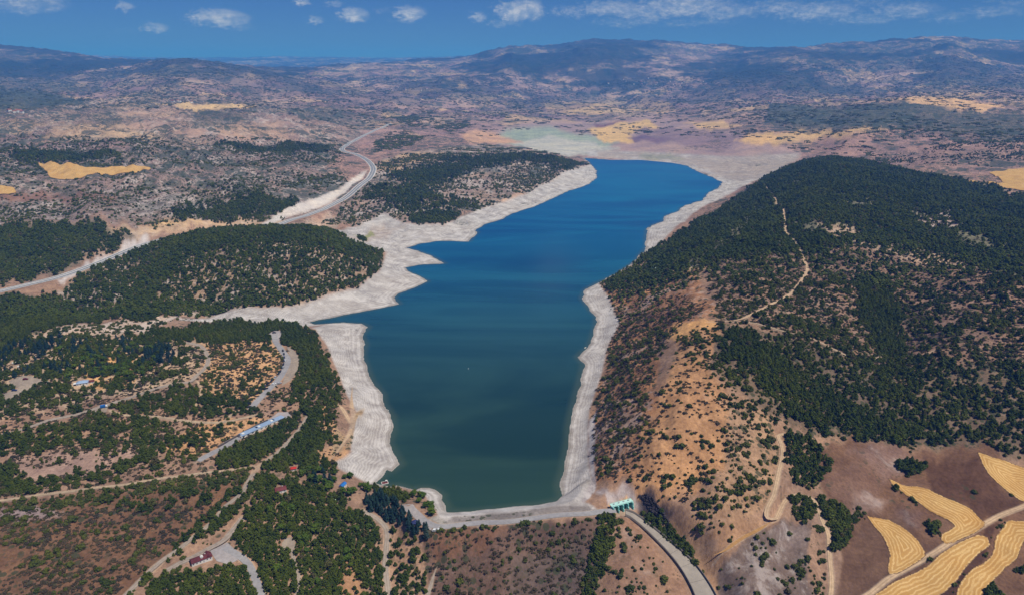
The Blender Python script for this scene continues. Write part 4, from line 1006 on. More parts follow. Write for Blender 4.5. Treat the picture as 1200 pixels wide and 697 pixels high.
# where things grow: kind, density, soft edge, outline
GROW = [
 ('pine', .62, 3, '66,345 110,313 165,291 210,277 260,268 330,266 390,270 432,282 452,297 447,320 425,337 370,350 300,362 230,369 170,376 130,372'),
 ('pine', .97, 2, '200,282 260,268 330,266 390,270 432,282 450,297 444,312 400,300 330,284 262,290 228,302 205,318 180,348 165,374 130,372 140,350 172,312'),
 ('pine', .9, 2, '165,360 230,352 300,350 372,338 430,322 428,336 370,350 300,362 230,369 170,376'),
 ('pine', .98, 3, '-80,262 60,260 100,265 150,275 125,291 65,316 0,333 -80,345'),
 ('pine', .98, 3, '-80,344 0,349 60,346 100,360 130,371 85,378 20,399 -80,412'),
 ('bush', .35, 2, '20,402 85,380 160,376 210,375 160,390 100,393 50,400'),
 ('pine', .84, 3, '150,394 225,384 262,373 300,376 345,379 368,393 384,415 390,445 372,455 352,440 347,412 330,404 250,404 160,404'),
 ('pine', .40, 3, '350,440 395,440 400,470 385,520 365,530 352,500 345,470'),
 ('pine', .40, 3, '-80,410 90,394 150,394 230,405 225,440 150,458 90,472 -80,500'),
 ('leafy', .16, 3, '40,415 140,405 200,415 190,430 120,450 60,445'),
 ('cedar', .20, 3, '-20,412 60,400 140,402 200,408 210,420 120,440 20,445'),
 ('bush', .33, 3, '232,405 330,404 337,424 306,462 258,474 232,452'),
 ('pine', .60, 3, '60,487 120,478 205,450 260,462 300,472 300,486 230,492 130,484'),
 ('pine', .55, 3, '-80,500 20,508 120,482 210,496 170,510 150,520 60,530 -80,545'),
 ('pine', .40, 3, '150,512 240,498 262,500 236,530 190,545 120,568 80,560 130,545'),
 ('pine', .50, 3, '-80,545 60,540 110,560 60,575 -80,585'),
 ('pine', .94, 2, '256,533 330,493 352,492 340,512 320,530 297,547 256,549'),
 ('pine', .94, 2, '362,490 372,498 385,515 368,532 395,545 392,556 345,556 305,553 330,532 345,512'),
 ('bush', .97, 2, '-80,594 0,588.5 80,579 190,562.5 240,556 292,549 292,562 230,578 140,580 110,594 40,598 -80,605'),
 ('pine', .4, 3, '100,585 230,572 270,570 250,590 180,600'),
 ('bush', .22, 4, '-80,600 110,595 240,580 255,590 180,650 115,720 -80,720'),
 ('scrub', .55, 4, '-80,600 110,595 240,580 255,590 180,650 115,720 -80,720'),
 ('pine', .94, 2, '287,562 298,572 290,592 252,622 222,640 196,658 168,684 152,705 132,705 166,672 205,640 250,598'),
 ('pine', .97, 3, '300,557 342,562 395,580 425,600 446,615 448,632 443,660 450,715 312,715 300,668 290,652 277,640 278,618 292,590'),
 ('leafy', .10, 3, '300,600 400,580 440,620 420,660 350,690 320,670'),
 ('leafy', .45, 2, '352,552 410,556 435,575 418,588 380,572 350,565'),
 ('cedar', .35, 2, '340,550 390,548 400,570 360,566'),
 ('pine', .70, 3, '456,622 480,635 500,650 508,668 498,688 505,715 464,715 456,665'),
 ('cedar', 1.0, 1.5, '428,582 440,578 462,586 470,598 482,607 508,626 504,634 488,632 468,618 445,604 430,598'),
 ('pine', .9, 1.5, '436,570 462,575 478,580 476,588 462,584 440,578'),
 ('leafy', .5, 1.5, '480,580 492,578 512,600 508,606 494,596'),
 ('pine', .88, 2, '196,672 240,668 262,664 286,662 298,690 302,720 150,720 176,690'),
 ('bush', .13, 3, '500,626 690,610 700,640 690,715 512,715'),
 ('scrub', .45, 3, '500,626 690,610 700,640 690,715 512,715'),
 ('bush', .75, 1.2, '505,623 560,618 640,612 690,607 690,610 640,616 560,622 508,628'),
 ('bush', .97, 2, '702,604 712,598 720,606 716,640 704,660 692,688 682,705 668,705 686,655 697,628'),
 ('pine', .9, 1.5, '702,604 712,598 720,606 716,640 704,660 692,688 682,705 668,705 686,655 697,628'),
 ('pine', .8, 2, '520,690 545,672 550,715 522,715'),
 ('bush', .30, 3, '720,606 736,606 790,660 806,715 694,715 716,650'),
 ('bush', .95, 1.5, '748,603 760,600 785,614 808,634 828,656 824,668 800,652 772,631 752,615'),
 ('pine', .8, 1.5, '748,603 760,600 785,614 808,634 828,656 824,668 800,652 772,631 752,615'),
 ('bush', .32, 3, '698,335 745,328 825,358 795,385 772,420 762,470 758,520 735,572 702,560 694,520 704,450 716,400 724,372'),
 ('scrub', .45, 3, '698,335 745,328 825,358 795,385 772,420 762,470 758,520 735,572 702,560 694,520 704,450 716,400 724,372'),
 ('scrub', .16, 4, '760,490 790,420 800,390 840,380 860,390 830,430 860,470 880,500 860,545 820,575 775,590 742,566'),
 ('bush', .15, 4, '760,490 790,420 800,390 840,380 860,390 830,430 860,470 880,500 860,545 820,575 775,590 742,566'),
 ('bush', .48, 4, '850,462 905,482 912,520 900,582 865,622 822,606 850,545'),
 ('bush', .40, 3, '780,560 850,545 870,610 850,640 800,625 770,595'),
 ('pine', .95, 4, '958,186 1060,200 1135,213 1215,231 1215,330 1100,300 1010,285 940,300 880,302 830,312 745,330 770,292 850,242 900,208'),
 ('pine', .12, 4, '830,312 940,300 1000,287 1100,302 1215,332 1215,440 1100,432 960,410 840,372'),
 ('bush', .42, 4, '830,312 940,300 1000,287 1100,302 1215,332 1215,440 1100,432 960,410 840,372'),
 ('scrub', .4, 4, '830,312 940,300 1000,287 1100,302 1215,332 1215,440 1100,432 960,410 840,372'),
 ('pine', .85, 4, '1005,320 1045,325 1065,420 1030,412 1005,370'),
 ('pine', .34, 4, '845,384 900,392 960,406 1050,422 1215,425 1215,540 1140,520 1060,524 1000,513 930,498 885,468 838,430'),
 ('pine', .80, 3, '850,384 880,388 930,430 1000,470 1060,490 1100,515 1060,524 1000,513 940,498 900,465 860,420'),
 ('bush', .50, 3, '845,384 900,392 960,406 1050,422 1215,425 1215,540 1140,520 1060,524 1000,513 930,498 885,468 838,430'),
 ('bush', .58, 3, '1100,440 1160,420 1215,430 1215,535 1150,520 1110,490'),
 ('bush', .55, 3, '795,392 845,384 885,440 930,498 900,520 850,462 815,430'),
 ('bush', .45, 3, '820,430 850,460 880,500 905,482 880,465 845,400'),
 ('pine', .92, 2, '918,505 955,515 975,550 958,566 925,560 920,535'),
 ('bush', .96, 1, '1041,566.5 1055,569 1064,573 1062,580 1050,576'),
 ('bush', .97, 1.2, '1049,541 1062,538 1085,543 1082,554 1068,557 1052,550'),
 ('bush', .98, .8, '1067,586 1075,584 1079,591 1072,595'), ('bush', .98, .8, '1085,614 1094,613 1105,622 1102,629 1092,625'),('bush', .98, .7, '1092,607 1100,606 1102,613 1095,615'),
 ('bush', .95, 1.2, '1075,652 1090,649 1092,655 1080,659'), ('bush', .95, 1.2, '1150,630 1163,624 1165,634 1155,636'),('bush', .95, 1.2, '1148,642 1158,641 1160,648 1148,649'),
 ('bush', .6, 1.5, '1168,610 1182,606 1176,620 1166,625'), ('bush', .5, 1.5, '1112,676 1130,660 1140,668 1122,690'),
 ('bush', .97, 2, '1160,668 1185,660 1235,648 1235,696 1185,694 1156,692'),
 ('bush', .9, 1.2, '1174,566 1190,572 1196,584 1182,580'), ('bush', .97, .8, '1136,574 1143,574 1143,579 1137,579'),
 ('bush', .97, 1.5, '924,584 944,580 956,596 954,605 942,613 930,604'), ('bush', .97, 1.5, '957,584 978,586 1000,601 1006,611 996,624 990,642 974,646 966,618'),
 ('bush', .97, 1.2, '948,620 962,614 968,626 958,630'), ('bush', .97, 1.2, '953,648 966,642 970,652 958,656'), ('bush', .97, 1.2, '930,660 946,652 952,664 936,670'),
 ('bush', .7, 2, '955,665 972,660 970,700 952,715 950,690'), ('bush', .9, 1.2, '1000,594 1012,598 1018,612 1006,610'), ('bush', .9, 1.5, '934,565 960,566 958,574 936,572'),
 ('pine', .85, 1.2, '957,584 978,586 1000,601 1006,611 996,624 990,642 974,646 966,618'),
 ('pine', .85, 1.2, '1160,668 1185,660 1235,648 1235,696 1185,694 1156,692'),
 ('pine', .8, 1.2, '924,584 944,580 956,596 954,605 942,613 930,604'),
 ('pine', .9, 1, '1049,541 1062,538 1085,543 1082,554 1068,557 1052,550'),
 ('pine', .9, .8, '1085,614 1094,613 1105,622 1102,629 1092,625'),
 ('pine', .8, 1, '1041,566.5 1055,569 1064,573 1062,580 1050,576'),
 ('bush', .62, 3, '705,325 745,300 770,293 830,310 805,340 745,352 712,345'),
 ('pine', .45, 3, '700,330 745,298 770,292 835,308 800,330 730,345'),
 ('bush', .16, 3, '840,660 880,632 930,612 946,650 960,690 955,715 845,715'),
 ('bush', .3, 3, '885,624 915,616 912,632 890,636'),
 ('bush', .20, 3, '-80,410 90,392 230,404 340,404 400,450 396,540 300,552 120,575 -80,585'),
 ('scrub', .42, 3, '-80,410 90,392 230,404 340,404 400,450 396,540 300,552 120,575 -80,585'),
 ('bush', .22, 3, '190,590 300,560 340,700 150,705'),
 # middle distance
 ('bush', .40, 3, '385,262 430,215 445,190 560,170 650,181 692,196 640,217 590,234 560,246 500,260 440,262'),
 ('pine', .70, 3, '450,206 520,188 600,182 650,184 690,194 660,196 600,190 560,200 480,215'),
 ('pine', .97, 2, '478,256 490,248 515,246 540,252 536,261 510,265 484,266'),
 ('pine', .62, 3, '440,215 480,220 540,235 570,244 520,250 470,245 430,235'),
 ('pine', .85, 3, '200,244 290,234 345,232 352,240 330,252 290,258 240,258 205,256'),
 ('bush', .30, 5, '-60,262 -60,212 120,214 390,198 415,212 330,245 200,258 120,258'),
 ('bush', .26, 5, '-60,212 -60,165 200,165 400,172 390,198 180,208 60,214'),
 ('pine', .92, 2, '12,182 60,178 130,176 140,182 90,188 20,188'),
 ('pine', .9, 2, '330,170 380,168 400,172 370,180 300,178 250,170'), ('pine', .9, 2, '440,165 470,155 500,160 480,172 440,178'),
 ('bush', .22, 4, '640,150 900,160 950,178 1100,190 1215,190 1215,150 1000,140 850,150'),
 ('pine', .9, 2, '455,138 480,134 500,138 480,146'), ('pine', .85, 2, '500,150 540,142 560,146 530,156'),
 ('bush', .5, 4, '870,130 1000,135 1215,150 1215,180 1100,170 950,150 880,150'),
]
BL = SHOULDER > 0.45
for pw in BLOCK:
    xs_ = [p[0] for p in pw]; ys_ = [p[1] for p in pw]
    m_ = (GXm > min(xs_)-2) & (GXm < max(xs_)+2) & (GYm > min(ys_)-2) & (GYm < max(ys_)+2)
    if m_.any():
        sub = poly_sd(GXm[m_], GYm[m_], pw) > -1.0
        v = BL[m_]; v |= sub; BL[m_] = v
KEEP_OUT = [  # picture spots of buildings: x, y, radius m
 (97,449,16),(107,447,10),(122,476,6),(238,656,18),(300,503,14),(318,494,14),(282,510,10),(330,574,9),(344,549,7),(402,569,7),(486,612,5),(725,592,16),(22,429,9),(15,424,6),(357,578,0.1)]
kx, ky, _ = at([k[0] for k in KEEP_OUT], [k[1] for k in KEEP_OUT])
for (x_, y_, (_, _, r_)) in zip(kx, ky, KEEP_OUT): BL |= (np.hypot(GXm-x_, GYm-y_) < r_)
clear_forest = np.zeros(Z.shape)
for s_ in ('395,668 408,648 424,664 426,715 394,715', '428,600 445,603 450,612 440,610', '325,618 332,614 338,622 328,626', '365,625 376,630 370,640 360,634', '20,538 140,527 160,533 120,546 90,558 20,560', '836,293 846,284 856,272 874,257 889,249 882,262 864,280 850,293', '878,245 891,239 895,250 884,254', '800,312 815,303 828,300 822,312 806,318', '930,262 990,262 1012,272 985,280 950,272', '1060,248 1110,247 1128,262 1090,270', '905,214 930,206 940,212 915,222', '985,236 1020,232 1030,240 1000,246', '1120,270 1170,284 1160,292 1120,282'):
    clear_forest = np.maximum(clear_forest, feather(mp(P(s_)), 4)*.8)
for s_ in ('62,327 100,313 150,283 168,278 170,286 140,298 110,311 75,328', '285,268 318,263 345,252 385,238 405,226 424,210 428,202 418,205 402,218 380,228 345,240 320,254'):
    clear_forest = np.maximum(clear_forest, feather(mp(P(s_)), 1.5, False))
DEN = {}
for kd, dn, wpx, s_ in GROW:
    m_ = feather(mp(P(s_)), wpx*1.7 if wpx > 2 else wpx, wpx > 2)*dn
    DEN[kd] = np.maximum(DEN.get(kd, np.zeros(Z.shape)), m_)
veto = (1-np.clip(shore*1.5, 0, 1))*(1-clear_forest)*(sdl < -3)*(~BL)
_q = rng.random((2, 4000))*40000
THQ = np.sort(0.5*np.clip(0.5+0.75*fbm(_q[0], _q[1], 30, 3, 59), 0, 1)+0.5*rng.random(4000))[::40]
trees = {}
def scatter(kd, y0, y1, cell, rs, far=False):
    """jittered candidates on a world lattice, thinned by density and clumping"""
    out_ = []
    yb = y0
    while yb < y1:
        ye = min(yb*1.25, y1); hwid = ye*0.80+20
        nx_, ny_ = int(2*hwid/cell), max(1, int((ye-yb)/cell))
        gx_, gy_ = np.meshgrid(-hwid+(np.arange(nx_)+.5)*cell, yb+(np.arange(ny_)+.5)*(ye-yb)/ny_)
        gx_ = gx_.ravel()+(rs.random(gx_.size)-.5)*cell*.95; gy_ = gy_.ravel()+(rs.random(gy_.size)-.5)*cell*.95
        qx_, qy_ = flat(gx_, gy_)
        k_ = (qx_ > -70) & (qx_ < 1270) & (qy_ < 740)
        gx_, gy_ = gx_[k_], gy_[k_]
        # nearest-cell veto, bilinear density
        rr = np.clip(np.round(np.interp(gy_, Ys, np.arange(NR))).astype(int), 0, NR-1); cc = np.clip(np.round((gx_*FPX/gy_-U0)/DU).astype(int), 0, NC-1)
        dn = DEN[kd][rr, cc]*veto[rr, cc]
        k_ = dn > .02; gx_, gy_, dn = gx_[k_], gy_[k_], dn[k_]
        if len(gx_):
            cl = 0.5+0.7*fbm(gx_, gy_, max(26, cell*5), 3, 55+len(kd))+np.where(gy_ > 1700, .75, .25)*fbm(gx_, gy_*.7, 210, 3, 75+len(kd))
            th = 0.5*np.clip(cl, 0, 1)+0.5*rs.random(len(gx_))
            th = np.interp(th, THQ, np.linspace(0, 1, len(THQ)))
            k_ = (th < dn*0.97) | ((dn > .78) & (rs.random(len(gx_)) < dn-.08))
            out_.append(np.stack([gx_[k_], gy_[k_]], 1))
        yb = ye
    return np.concatenate(out_) if out_ else np.zeros((0, 2))
rs = np.random.default_rng(5)
SPEC = {'pine': (4.2, 5.2, 6.2), 'bush': (4.4, 5.6, 6.8), 'cedar': (5.2, 6, 6), 'leafy': (6.0, 6, 7), 'scrub': (3.8, 5.5, 8)}
for kd in SPEC:
    if kd not in DEN: continue
    a_, b_, c_ = SPEC[kd]
    near_ = scatter(kd, 480, 1250, a_, rs); mid_ = scatter(kd, 1250, 2200, b_, rs); far_ = scatter(kd, 2200, 3600, c_, rs)
    trees[kd] = [near_, mid_, far_]
# cedars and leafy trees push pines away
big = np.concatenate([trees['cedar'][0], trees['leafy'][0]])
def thin(a, b, r):
    if len(a) == 0 or len(b) == 0: return a
    from mathutils import kdtree
    kd_ = kdtree.KDTree(len(b))
    for i, p in enumerate(b): kd_.insert((p[0], p[1], 0), i)
    kd_.balance()
    return np.array([p for p in a if kd_.find((p[0], p[1], 0))[2] > r])
trees['pine'][0] = thin(trees['pine'][0], big, 3.2); trees['bush'][0] = thin(trees['bush'][0], big, 3.0)
DEN['clump'] = np.maximum(DEN['bush']*0.8, DEN['pine'])*(QY < 215)
DEN['clump'] = np.maximum(DEN['clump'], 0.20*sstep(QY, 172, 150)*(QY > 90)*(1-flatm*0.85)*(sdl < -20))
clump_pts = scatter('clump', 3500, 11000, 26, rs)

def gn_scatter(name, label, cat, pts, zs, scl, rot, pid, protos):
    me = bpy.data.meshes.new(name); me.vertices.add(len(pts))
    me.vertices.foreach_set('co', np.stack([pts[:, 0], pts[:, 1], zs], 1).astype(np.float32).ravel())
    a = me.attributes.new('pid', 'INT', 'POINT'); a.data.foreach_set('value', pid.astype(np.int32))
    fattr(me, 'scl', scl); fattr(me, 'rotz', rot)
    o = link(name, me); tag(o, label, cat, kind='stuff')
    pc = bpy.data.collections.new(name+'_kinds')
    for i, pm in enumerate(protos):
        po = bpy.data.objects.new('%s_kind_%02d' % (name, i), pm); pc.objects.link(po)
    ng = bpy.data.node_groups.new(name, 'GeometryNodeTree')
    ng.interface.new_socket('Geometry', in_out='INPUT', socket_type='NodeSocketGeometry')
    ng.interface.new_socket('Geometry', in_out='OUTPUT', socket_type='NodeSocketGeometry')
    N = ng.nodes; gi = N.new('NodeGroupInput'); go = N.new('NodeGroupOutput')
    m2p = N.new('GeometryNodeMeshToPoints'); ip = N.new('GeometryNodeInstanceOnPoints'); ci_ = N.new('GeometryNodeCollectionInfo')
    ci_.inputs['Collection'].default_value = pc; ci_.inputs['Separate Children'].default_value = True; ci_.inputs['Reset Children'].default_value = True
    def na(n_, typ):
        q = N.new('GeometryNodeInputNamedAttribute'); q.data_type = typ; q.inputs['Name'].default_value = n_; return q.outputs['Attribute']
    cx = N.new('ShaderNodeCombineXYZ')
    Lk = ng.links
    Lk.new(gi.outputs[0], m2p.inputs[0]); Lk.new(m2p.outputs[0], ip.inputs['Points'])
    Lk.new(ci_.outputs[0], ip.inputs['Instance']); ip.inputs['Pick Instance'].default_value = True
    Lk.new(na('pid', 'INT'), ip.inputs['Instance Index']); Lk.new(na('scl', 'FLOAT'), ip.inputs['Scale'])
    Lk.new(na('rotz', 'FLOAT'), cx.inputs['Z']); Lk.new(cx.outputs[0], ip.inputs['Rotation'])
    Lk.new(ip.outputs[0], go.inputs[0])
    md = o.modifiers.new('scatter', 'NODES'); md.node_group = ng
    return o

def area_of(px, py):
    if px < 300:
        if py < 500: return 'in the picnic park on the left'
        if py > 592 and px > 130 + (697-py)*1.3: return 'beside the lane in the bottom left'
        if py > 592: return 'on the brown slope in the bottom left'
        return 'above the hedged lane on the left slope'
    if px < 515: return 'in the grove left of the dam'
    if px < 705: return 'on the brown face below the dam'
    if px < 850: return 'around the spillway chute'
    if px < 985: return 'beside the hairpin track on the right'
    return 'among the stubble fields on the right'
def pix(X, Y, Zz):
    dpt = Y*CP+(CAMH-Zz)*SP
    return 600+FPX*X/dpt, 348.5+FPX*((CAMH-Zz)*CP-Y*SP)/dpt
KN = {'pine': ('pine_tree', 'dark green pine', 'pine tree'), 'cedar': ('blue_cedar', 'blue green conical cedar', 'cedar tree'),
      'leafy': ('broadleaf_tree', 'bright green round broadleaf tree', 'tree'), 'bush': ('bush', 'dark rounded bush', 'bush'), 'scrub': ('dry_scrub', '', '')}
SIZE = {'pine': (.90, .36), 'cedar': (1.1, .22), 'leafy': (1.2, .2), 'bush': (.95, .45), 'scrub': (1.0, .3)}
STUFF = {'pine': ('pine_forest', 'dark green pine woods covering the hills', 'forest'), 'cedar': ('cedar_stand', 'more blue green cedars among the park trees', 'trees'),
         'leafy': ('broadleaf_stand', 'more bright green trees in the park', 'trees'), 'bush': ('bush_cover', 'dark bushes dotted over the dry slopes', 'bushes'), 'scrub': ('dry_scrub', 'low brown scrub on the dry slopes', 'scrub')}
n_ind = 0
for kd in SPEC:
    nr_, md_, fr_ = trees[kd]
    allp = np.concatenate([nr_, md_, fr_]); lod = np.concatenate([np.zeros(len(nr_)), np.ones(len(md_)), np.ones(len(fr_))]).astype(int)
    if len(allp) == 0: continue
    zz = H(allp[:, 0], allp[:, 1])
    m0, sdv = SIZE[kd]
    scl = np.clip(m0*(1+sdv*rs.standard_normal(len(allp))), m0*.5, m0*1.7)
    if kd == 'bush': scl = scl*np.where(rs.random(len(allp)) < .25, .55, 1.0)
    scl = scl*np.concatenate([np.ones(len(nr_)), np.full(len(md_), 1.12), np.full(len(fr_), 1.3)])
    rot = rs.random(len(allp))*6.283
    p0, p1 = CR[(kd, 0)], CR[(kd, 1)]
    pid = np.where(lod == 0, rs.integers(0, len(p0), len(allp)), len(p0)+rs.integers(0, len(p1), len(allp)))
    ind = np.zeros(len(allp), bool)
    if kd != 'scrub':
        qx_, qy_ = pix(allp[:, 0], allp[:, 1], zz)
        vis = (qx_ > 0) & (qx_ < 1200) & (qy_ < 700) & (lod == 0)
        dist = np.sqrt(allp[:, 0]**2+allp[:, 1]**2+(CAMH-zz)**2)
        order = np.argsort(np.where(vis, -scl/dist, 9e9))[:300]
        ind[order] = True; ind &= vis
        nm, lb, ct = KN[kd]; protoset = {}
        for i in np.where(ind)[0]:
            ar = area_of(qx_[i], qy_[i]); k_ = int(pid[i])
            loc = (allp[i, 0], allp[i, 1], zz[i]-0.1)
            lab = '%s %s' % (lb, ar); grp = '%s %s' % ({'pine': 'pines', 'cedar': 'blue cedars', 'leafy': 'bright broadleaf trees', 'bush': 'bushes'}[kd], ar)
            if kd == 'bush':
                o = link(nm, p0[k_], loc=loc, rotz=rot[i]); tag(o, lab, ct, grp); o.scale = (scl[i],)*3
            elif k_ not in protoset:
                r_ = thing(nm, lab, ct, loc, rot[i], grp); r_.scale = (scl[i],)*3
                link('trunk', TRUNKS[kd], r_); link('crown', p0[k_], r_); protoset[k_] = r_
            else:
                dup(protoset[k_], loc, rot[i], lab, grp, (scl[i],)*3)
            n_ind += 1
    rest = ~ind
    if rest.sum():
        nm, lb, ct = STUFF[kd]
        gn_scatter(nm, lb, ct, allp[rest], zz[rest]-.1, scl[rest], rot[rest], pid[rest], p0+p1)
    print('PLANTS', kd, len(nr_), len(md_), len(fr_))
if len(clump_pts):
    zz = H(clump_pts[:, 0], clump_pts[:, 1]); k_ = len(clump_pts)
    gn_scatter('far_woods', 'far dark woods and hedges dotted over the plain', 'woods', clump_pts, zz-.5, .55+.6*rs.random(k_), rs.random(k_)*6.28, rs.integers(0, 4, k_), CR[('clump', 0)])
    print('PLANTS clumps', k_)

# ------------------------------------------------------------------ buildings, dam works, vehicles
def wp(px, py):
    X, Y, z_ = at([px], [py]); return Vector((X[0], Y[0], float(H(X[0], Y[0]))))
def bbox(bm, c, s, rz=0.0, taper=1.0):
    r = bmesh.ops.create_cube(bm, size=1); M_ = Matrix.Rotation(rz, 4, 'Z')
    for v in r['verts']:
        k = taper if v.co.z > 0 else 1.0
        v.co = M_@Vector((v.co.x*s[0]*k, v.co.y*s[1]*k, v.co.z*s[2])) + Vector(c)
    return r['verts']
def bcyl(bm, p0, p1, r0, r1=None, seg=8):
    p0, p1 = Vector(p0), Vector(p1); ax = p1-p0; q = ax.to_track_quat('Z', 'Y'); r1 = r0 if r1 is None else r1
    A_ = [bm.verts.new(p0+q@Vector((math.cos(a)*r0, math.sin(a)*r0, 0))) for a in np.linspace(0, 2*math.pi, seg, endpoint=False)]
    B_ = [bm.verts.new(p1+q@Vector((math.cos(a)*r1, math.sin(a)*r1, 0))) for a in np.linspace(0, 2*math.pi, seg, endpoint=False)]
    for i in range(seg): bm.faces.new((A_[i], A_[(i+1) % seg], B_[(i+1) % seg], B_[i]))
    bm.faces.new(A_[::-1]); bm.faces.new(B_)
def fin(name, bm, mat, parent, bevel=0.0):
    if bevel: bmesh.ops.bevel(bm, geom=list(bm.edges), offset=bevel, segments=1, affect='EDGES', clamp_overlap=True)
    bmesh.ops.recalc_face_normals(bm, faces=list(bm.faces))
    me = bpy.data.meshes.new(name); bm.to_mesh(me); bm.free()
    return link(name, me, parent, mat)
def one(name, mat, parent, *boxes, bevel=0.0):
    bm = bmesh.new()
    for bx_ in boxes: bbox(bm, *bx_)
    return fin(name, bm, mat, parent, bevel)
M_WHITE = wear_mat('white_plaster', (.66, .64, .60), .5, .12)
M_GLASS = principled('dark_glass', 0.15, .5)[0]; M_GLASS.node_tree.nodes['Principled BSDF'].inputs['Base Color'].default_value = (.02, .025, .03, 1)
M_BLUEROOF = wear_mat('blue_grey_sheet_roof', L3(138,158,184), .3, .12, .5)
M_REDROOF = wear_mat('dark_red_tile_roof', (.10, .022, .026), .5, .25)
M_REDBRIGHT = wear_mat('bright_red_roof', (.42, .03, .02), .8, .15)
M_BROWNROOF = wear_mat('brown_red_roof', (.14, .035, .035), .5, .25)
M_BLUE = wear_mat('blue_sheet', (.02, .14, .42), .8, .15, .5)
M_NAVY = wear_mat('navy_roof', (.03, .04, .13), .8, .15)
M_TURQ = wear_mat('turquoise_paint', (.20, .52, .47), .4, .15, .5)
M_TURQD = wear_mat('dark_turquoise_steel', (.05, .20, .20), .4, .2, .5)
M_STONE = wear_mat('dark_stone', (.06, .05, .05), .5, .3)
M_CONC = wear_mat('weathered_concrete', L3(150,140,130), .15, .16)
M_CONCD = wear_mat('stained_concrete', L3(112,104,98), .15, .2)
M_RUBBER = wear_mat('tyre_rubber', (.02, .02, .02), 5, .1)
M_WOOD = wear_mat('grey_deck_boards', (.30, .26, .22), 1.0, .25)
M_STEEL = wear_mat('grey_steel', (.35, .36, .37), 1.0, .15, .5)

def roof_mesh(Lx, Wy, h, over=0.5, hip=0.0, thick=0.18):
    bm = bmesh.new(); a, b_ = Lx/2+over, Wy/2+over; r_ = a-hip
    lo = [(-a, -b_, 0), (a, -b_, 0), (a, b_, 0), (-a, b_, 0)]; tp = [(-r_, 0, h), (r_, 0, h)]
    V_ = [bm.verts.new(p) for p in lo+tp]
    for f_ in ((0, 1, 5, 4), (2, 3, 4, 5), (1, 2, 5), (3, 0, 4)): bm.faces.new([V_[i] for i in f_])
    Bv = [bm.verts.new((p[0], p[1], -thick)) for p in lo]
    for i in range(4): bm.faces.new((V_[i], Bv[i], Bv[(i+1) % 4], V_[(i+1) % 4]))
    bm.faces.new(Bv[::-1]); return bm
def house(name, label, cat, loc, rz, Lx, Wy, h, rh, rmat, wmat, hip=0.0, nwin=4, chimney=True, group=None):
    t_ = thing(name, label, cat, loc, rz, group)
    one('wall', wmat, t_, ((0, 0, h/2-1.0), (Lx, Wy, h+2)))
    bm = roof_mesh(Lx, Wy, rh, .55, hip); rf = fin('roof', bm, rmat, t_); rf.location = (0, 0, h+.19)
    if chimney:
        c_ = one('chimney', M_WHITE, rf, ((0, 0, 0), (.8, .8, 2.0))); c_.location = (Lx*.22, Wy*.12, rh*.8)
    for sgn in (-1, 1):
        for i in range(nwin):
            x_ = -Lx/2+Lx*(i+.5)/nwin
            if sgn < 0 and i == nwin//2:
                d_ = one('door', M_STEEL, t_, ((x_, sgn*(Wy/2+.03), 1.05), (1.1, .10, 2.1)))
                one('handle', M_WHITE, d_, ((x_+.4, sgn*(Wy/2+.10), 1.05), (.12, .06, .06)))
                continue
            w_ = one('window', M_WHITE, t_, ((x_, sgn*(Wy/2+.03), h*.55), (1.5, .10, 1.4)))
            one('pane', M_GLASS, w_, ((x_, sgn*(Wy/2+.075), h*.55), (1.25, .04, 1.15)))
    return t_
def heading(a, b_): return math.atan2(b_.y-a.y, b_.x-a.x)

# long terrace building with its retaining wall
A, B = wp(281, 512.5), wp(332, 490.5); mid = (A+B)/2; rz = heading(A, B); Lb = (B-A).length
zb = max(A.z, B.z, mid.z)
tb = thing('terrace_building', 'long low building with a flat blue grey roof beside the terrace drive', 'building', (mid.x, mid.y, zb), rz)
one('wall', M_WHITE, tb, ((0, 0, .2), (Lb, 8.4, 6.0)))
one('roof', M_BLUEROOF, tb, ((-Lb*.31, 0, 3.4), (Lb*.36, 9.6, .35)), ((Lb*.08, .3, 3.55), (Lb*.40, 9.6, .35)), ((Lb*.39, 0, 3.4), (Lb*.215, 9.6, .35)), bevel=.04)
for x_, s_ in ((-.49, 2.6), (-.11, 2.2), (.28, 2.2)):
    one('roof_opening', M_GLASS, tb, ((Lb*x_, 1.4, 3.80), (s_, 4.2, .14)))
for x_ in (-.42, -.06, .235):
    one('skylight', M_WHITE, tb, ((Lb*x_, .6, 3.95), (3.4, 3.6, .5)), bevel=.1)
for i in range(10):
    w_ = one('window', M_STEEL, tb, ((-Lb/2+Lb*(i+.5)/10, -4.24, 1.6), (3.0, .10, 1.6))); one('pane', M_GLASS, w_, ((-Lb/2+Lb*(i+.5)/10, -4.30, 1.6), (2.7, .04, 1.3)))
pl = P('255.5,524 270,516 285,507.5 300,499.5 314,493'); X, Y, _ = at([p[0] for p in pl], [p[1] for p in pl])
lnw = smooth_line(np.stack([X, Y], 1), 3.0)
rw = thing('retaining_wall', 'dark stone retaining wall along the uphill side of the terrace drive', 'wall', (0, 0, 0))
zw = H(lnw[:, 0], lnw[:, 1])
wall_along('wall', lnw, zw, 1.0, 2.6, M_STONE, '', '', rw, 2.0)
wall_along('coping', lnw, zw+2.62, 1.3, .18, M_CONCD, '', '', rw, 0.0)

# park house with annexe
a = wp(97, 449.5)
ph = house('park_house', 'small house with pale blue hipped roof in the picnic park', 'house', a, R(22), 15, 9, 3.0, 2.6, M_BLUEROOF, M_WHITE, 4.5, 4, False)
one('porch', M_WHITE, ph, ((-9.6, -1.0, 2.75), (4.0, 6.0, .25)), ((-11.2, -3.6, 1.2), (.25, .25, 2.9)), ((-11.2, 1.6, 1.2), (.25, .25, 2.9)))
a = wp(107.5, 448)
house('park_annexe', 'dark red roofed annexe beside the blue roofed park house', 'house', a, R(22), 7, 6, 2.8, 1.6, M_REDROOF, M_WHITE, 0, 2, False)
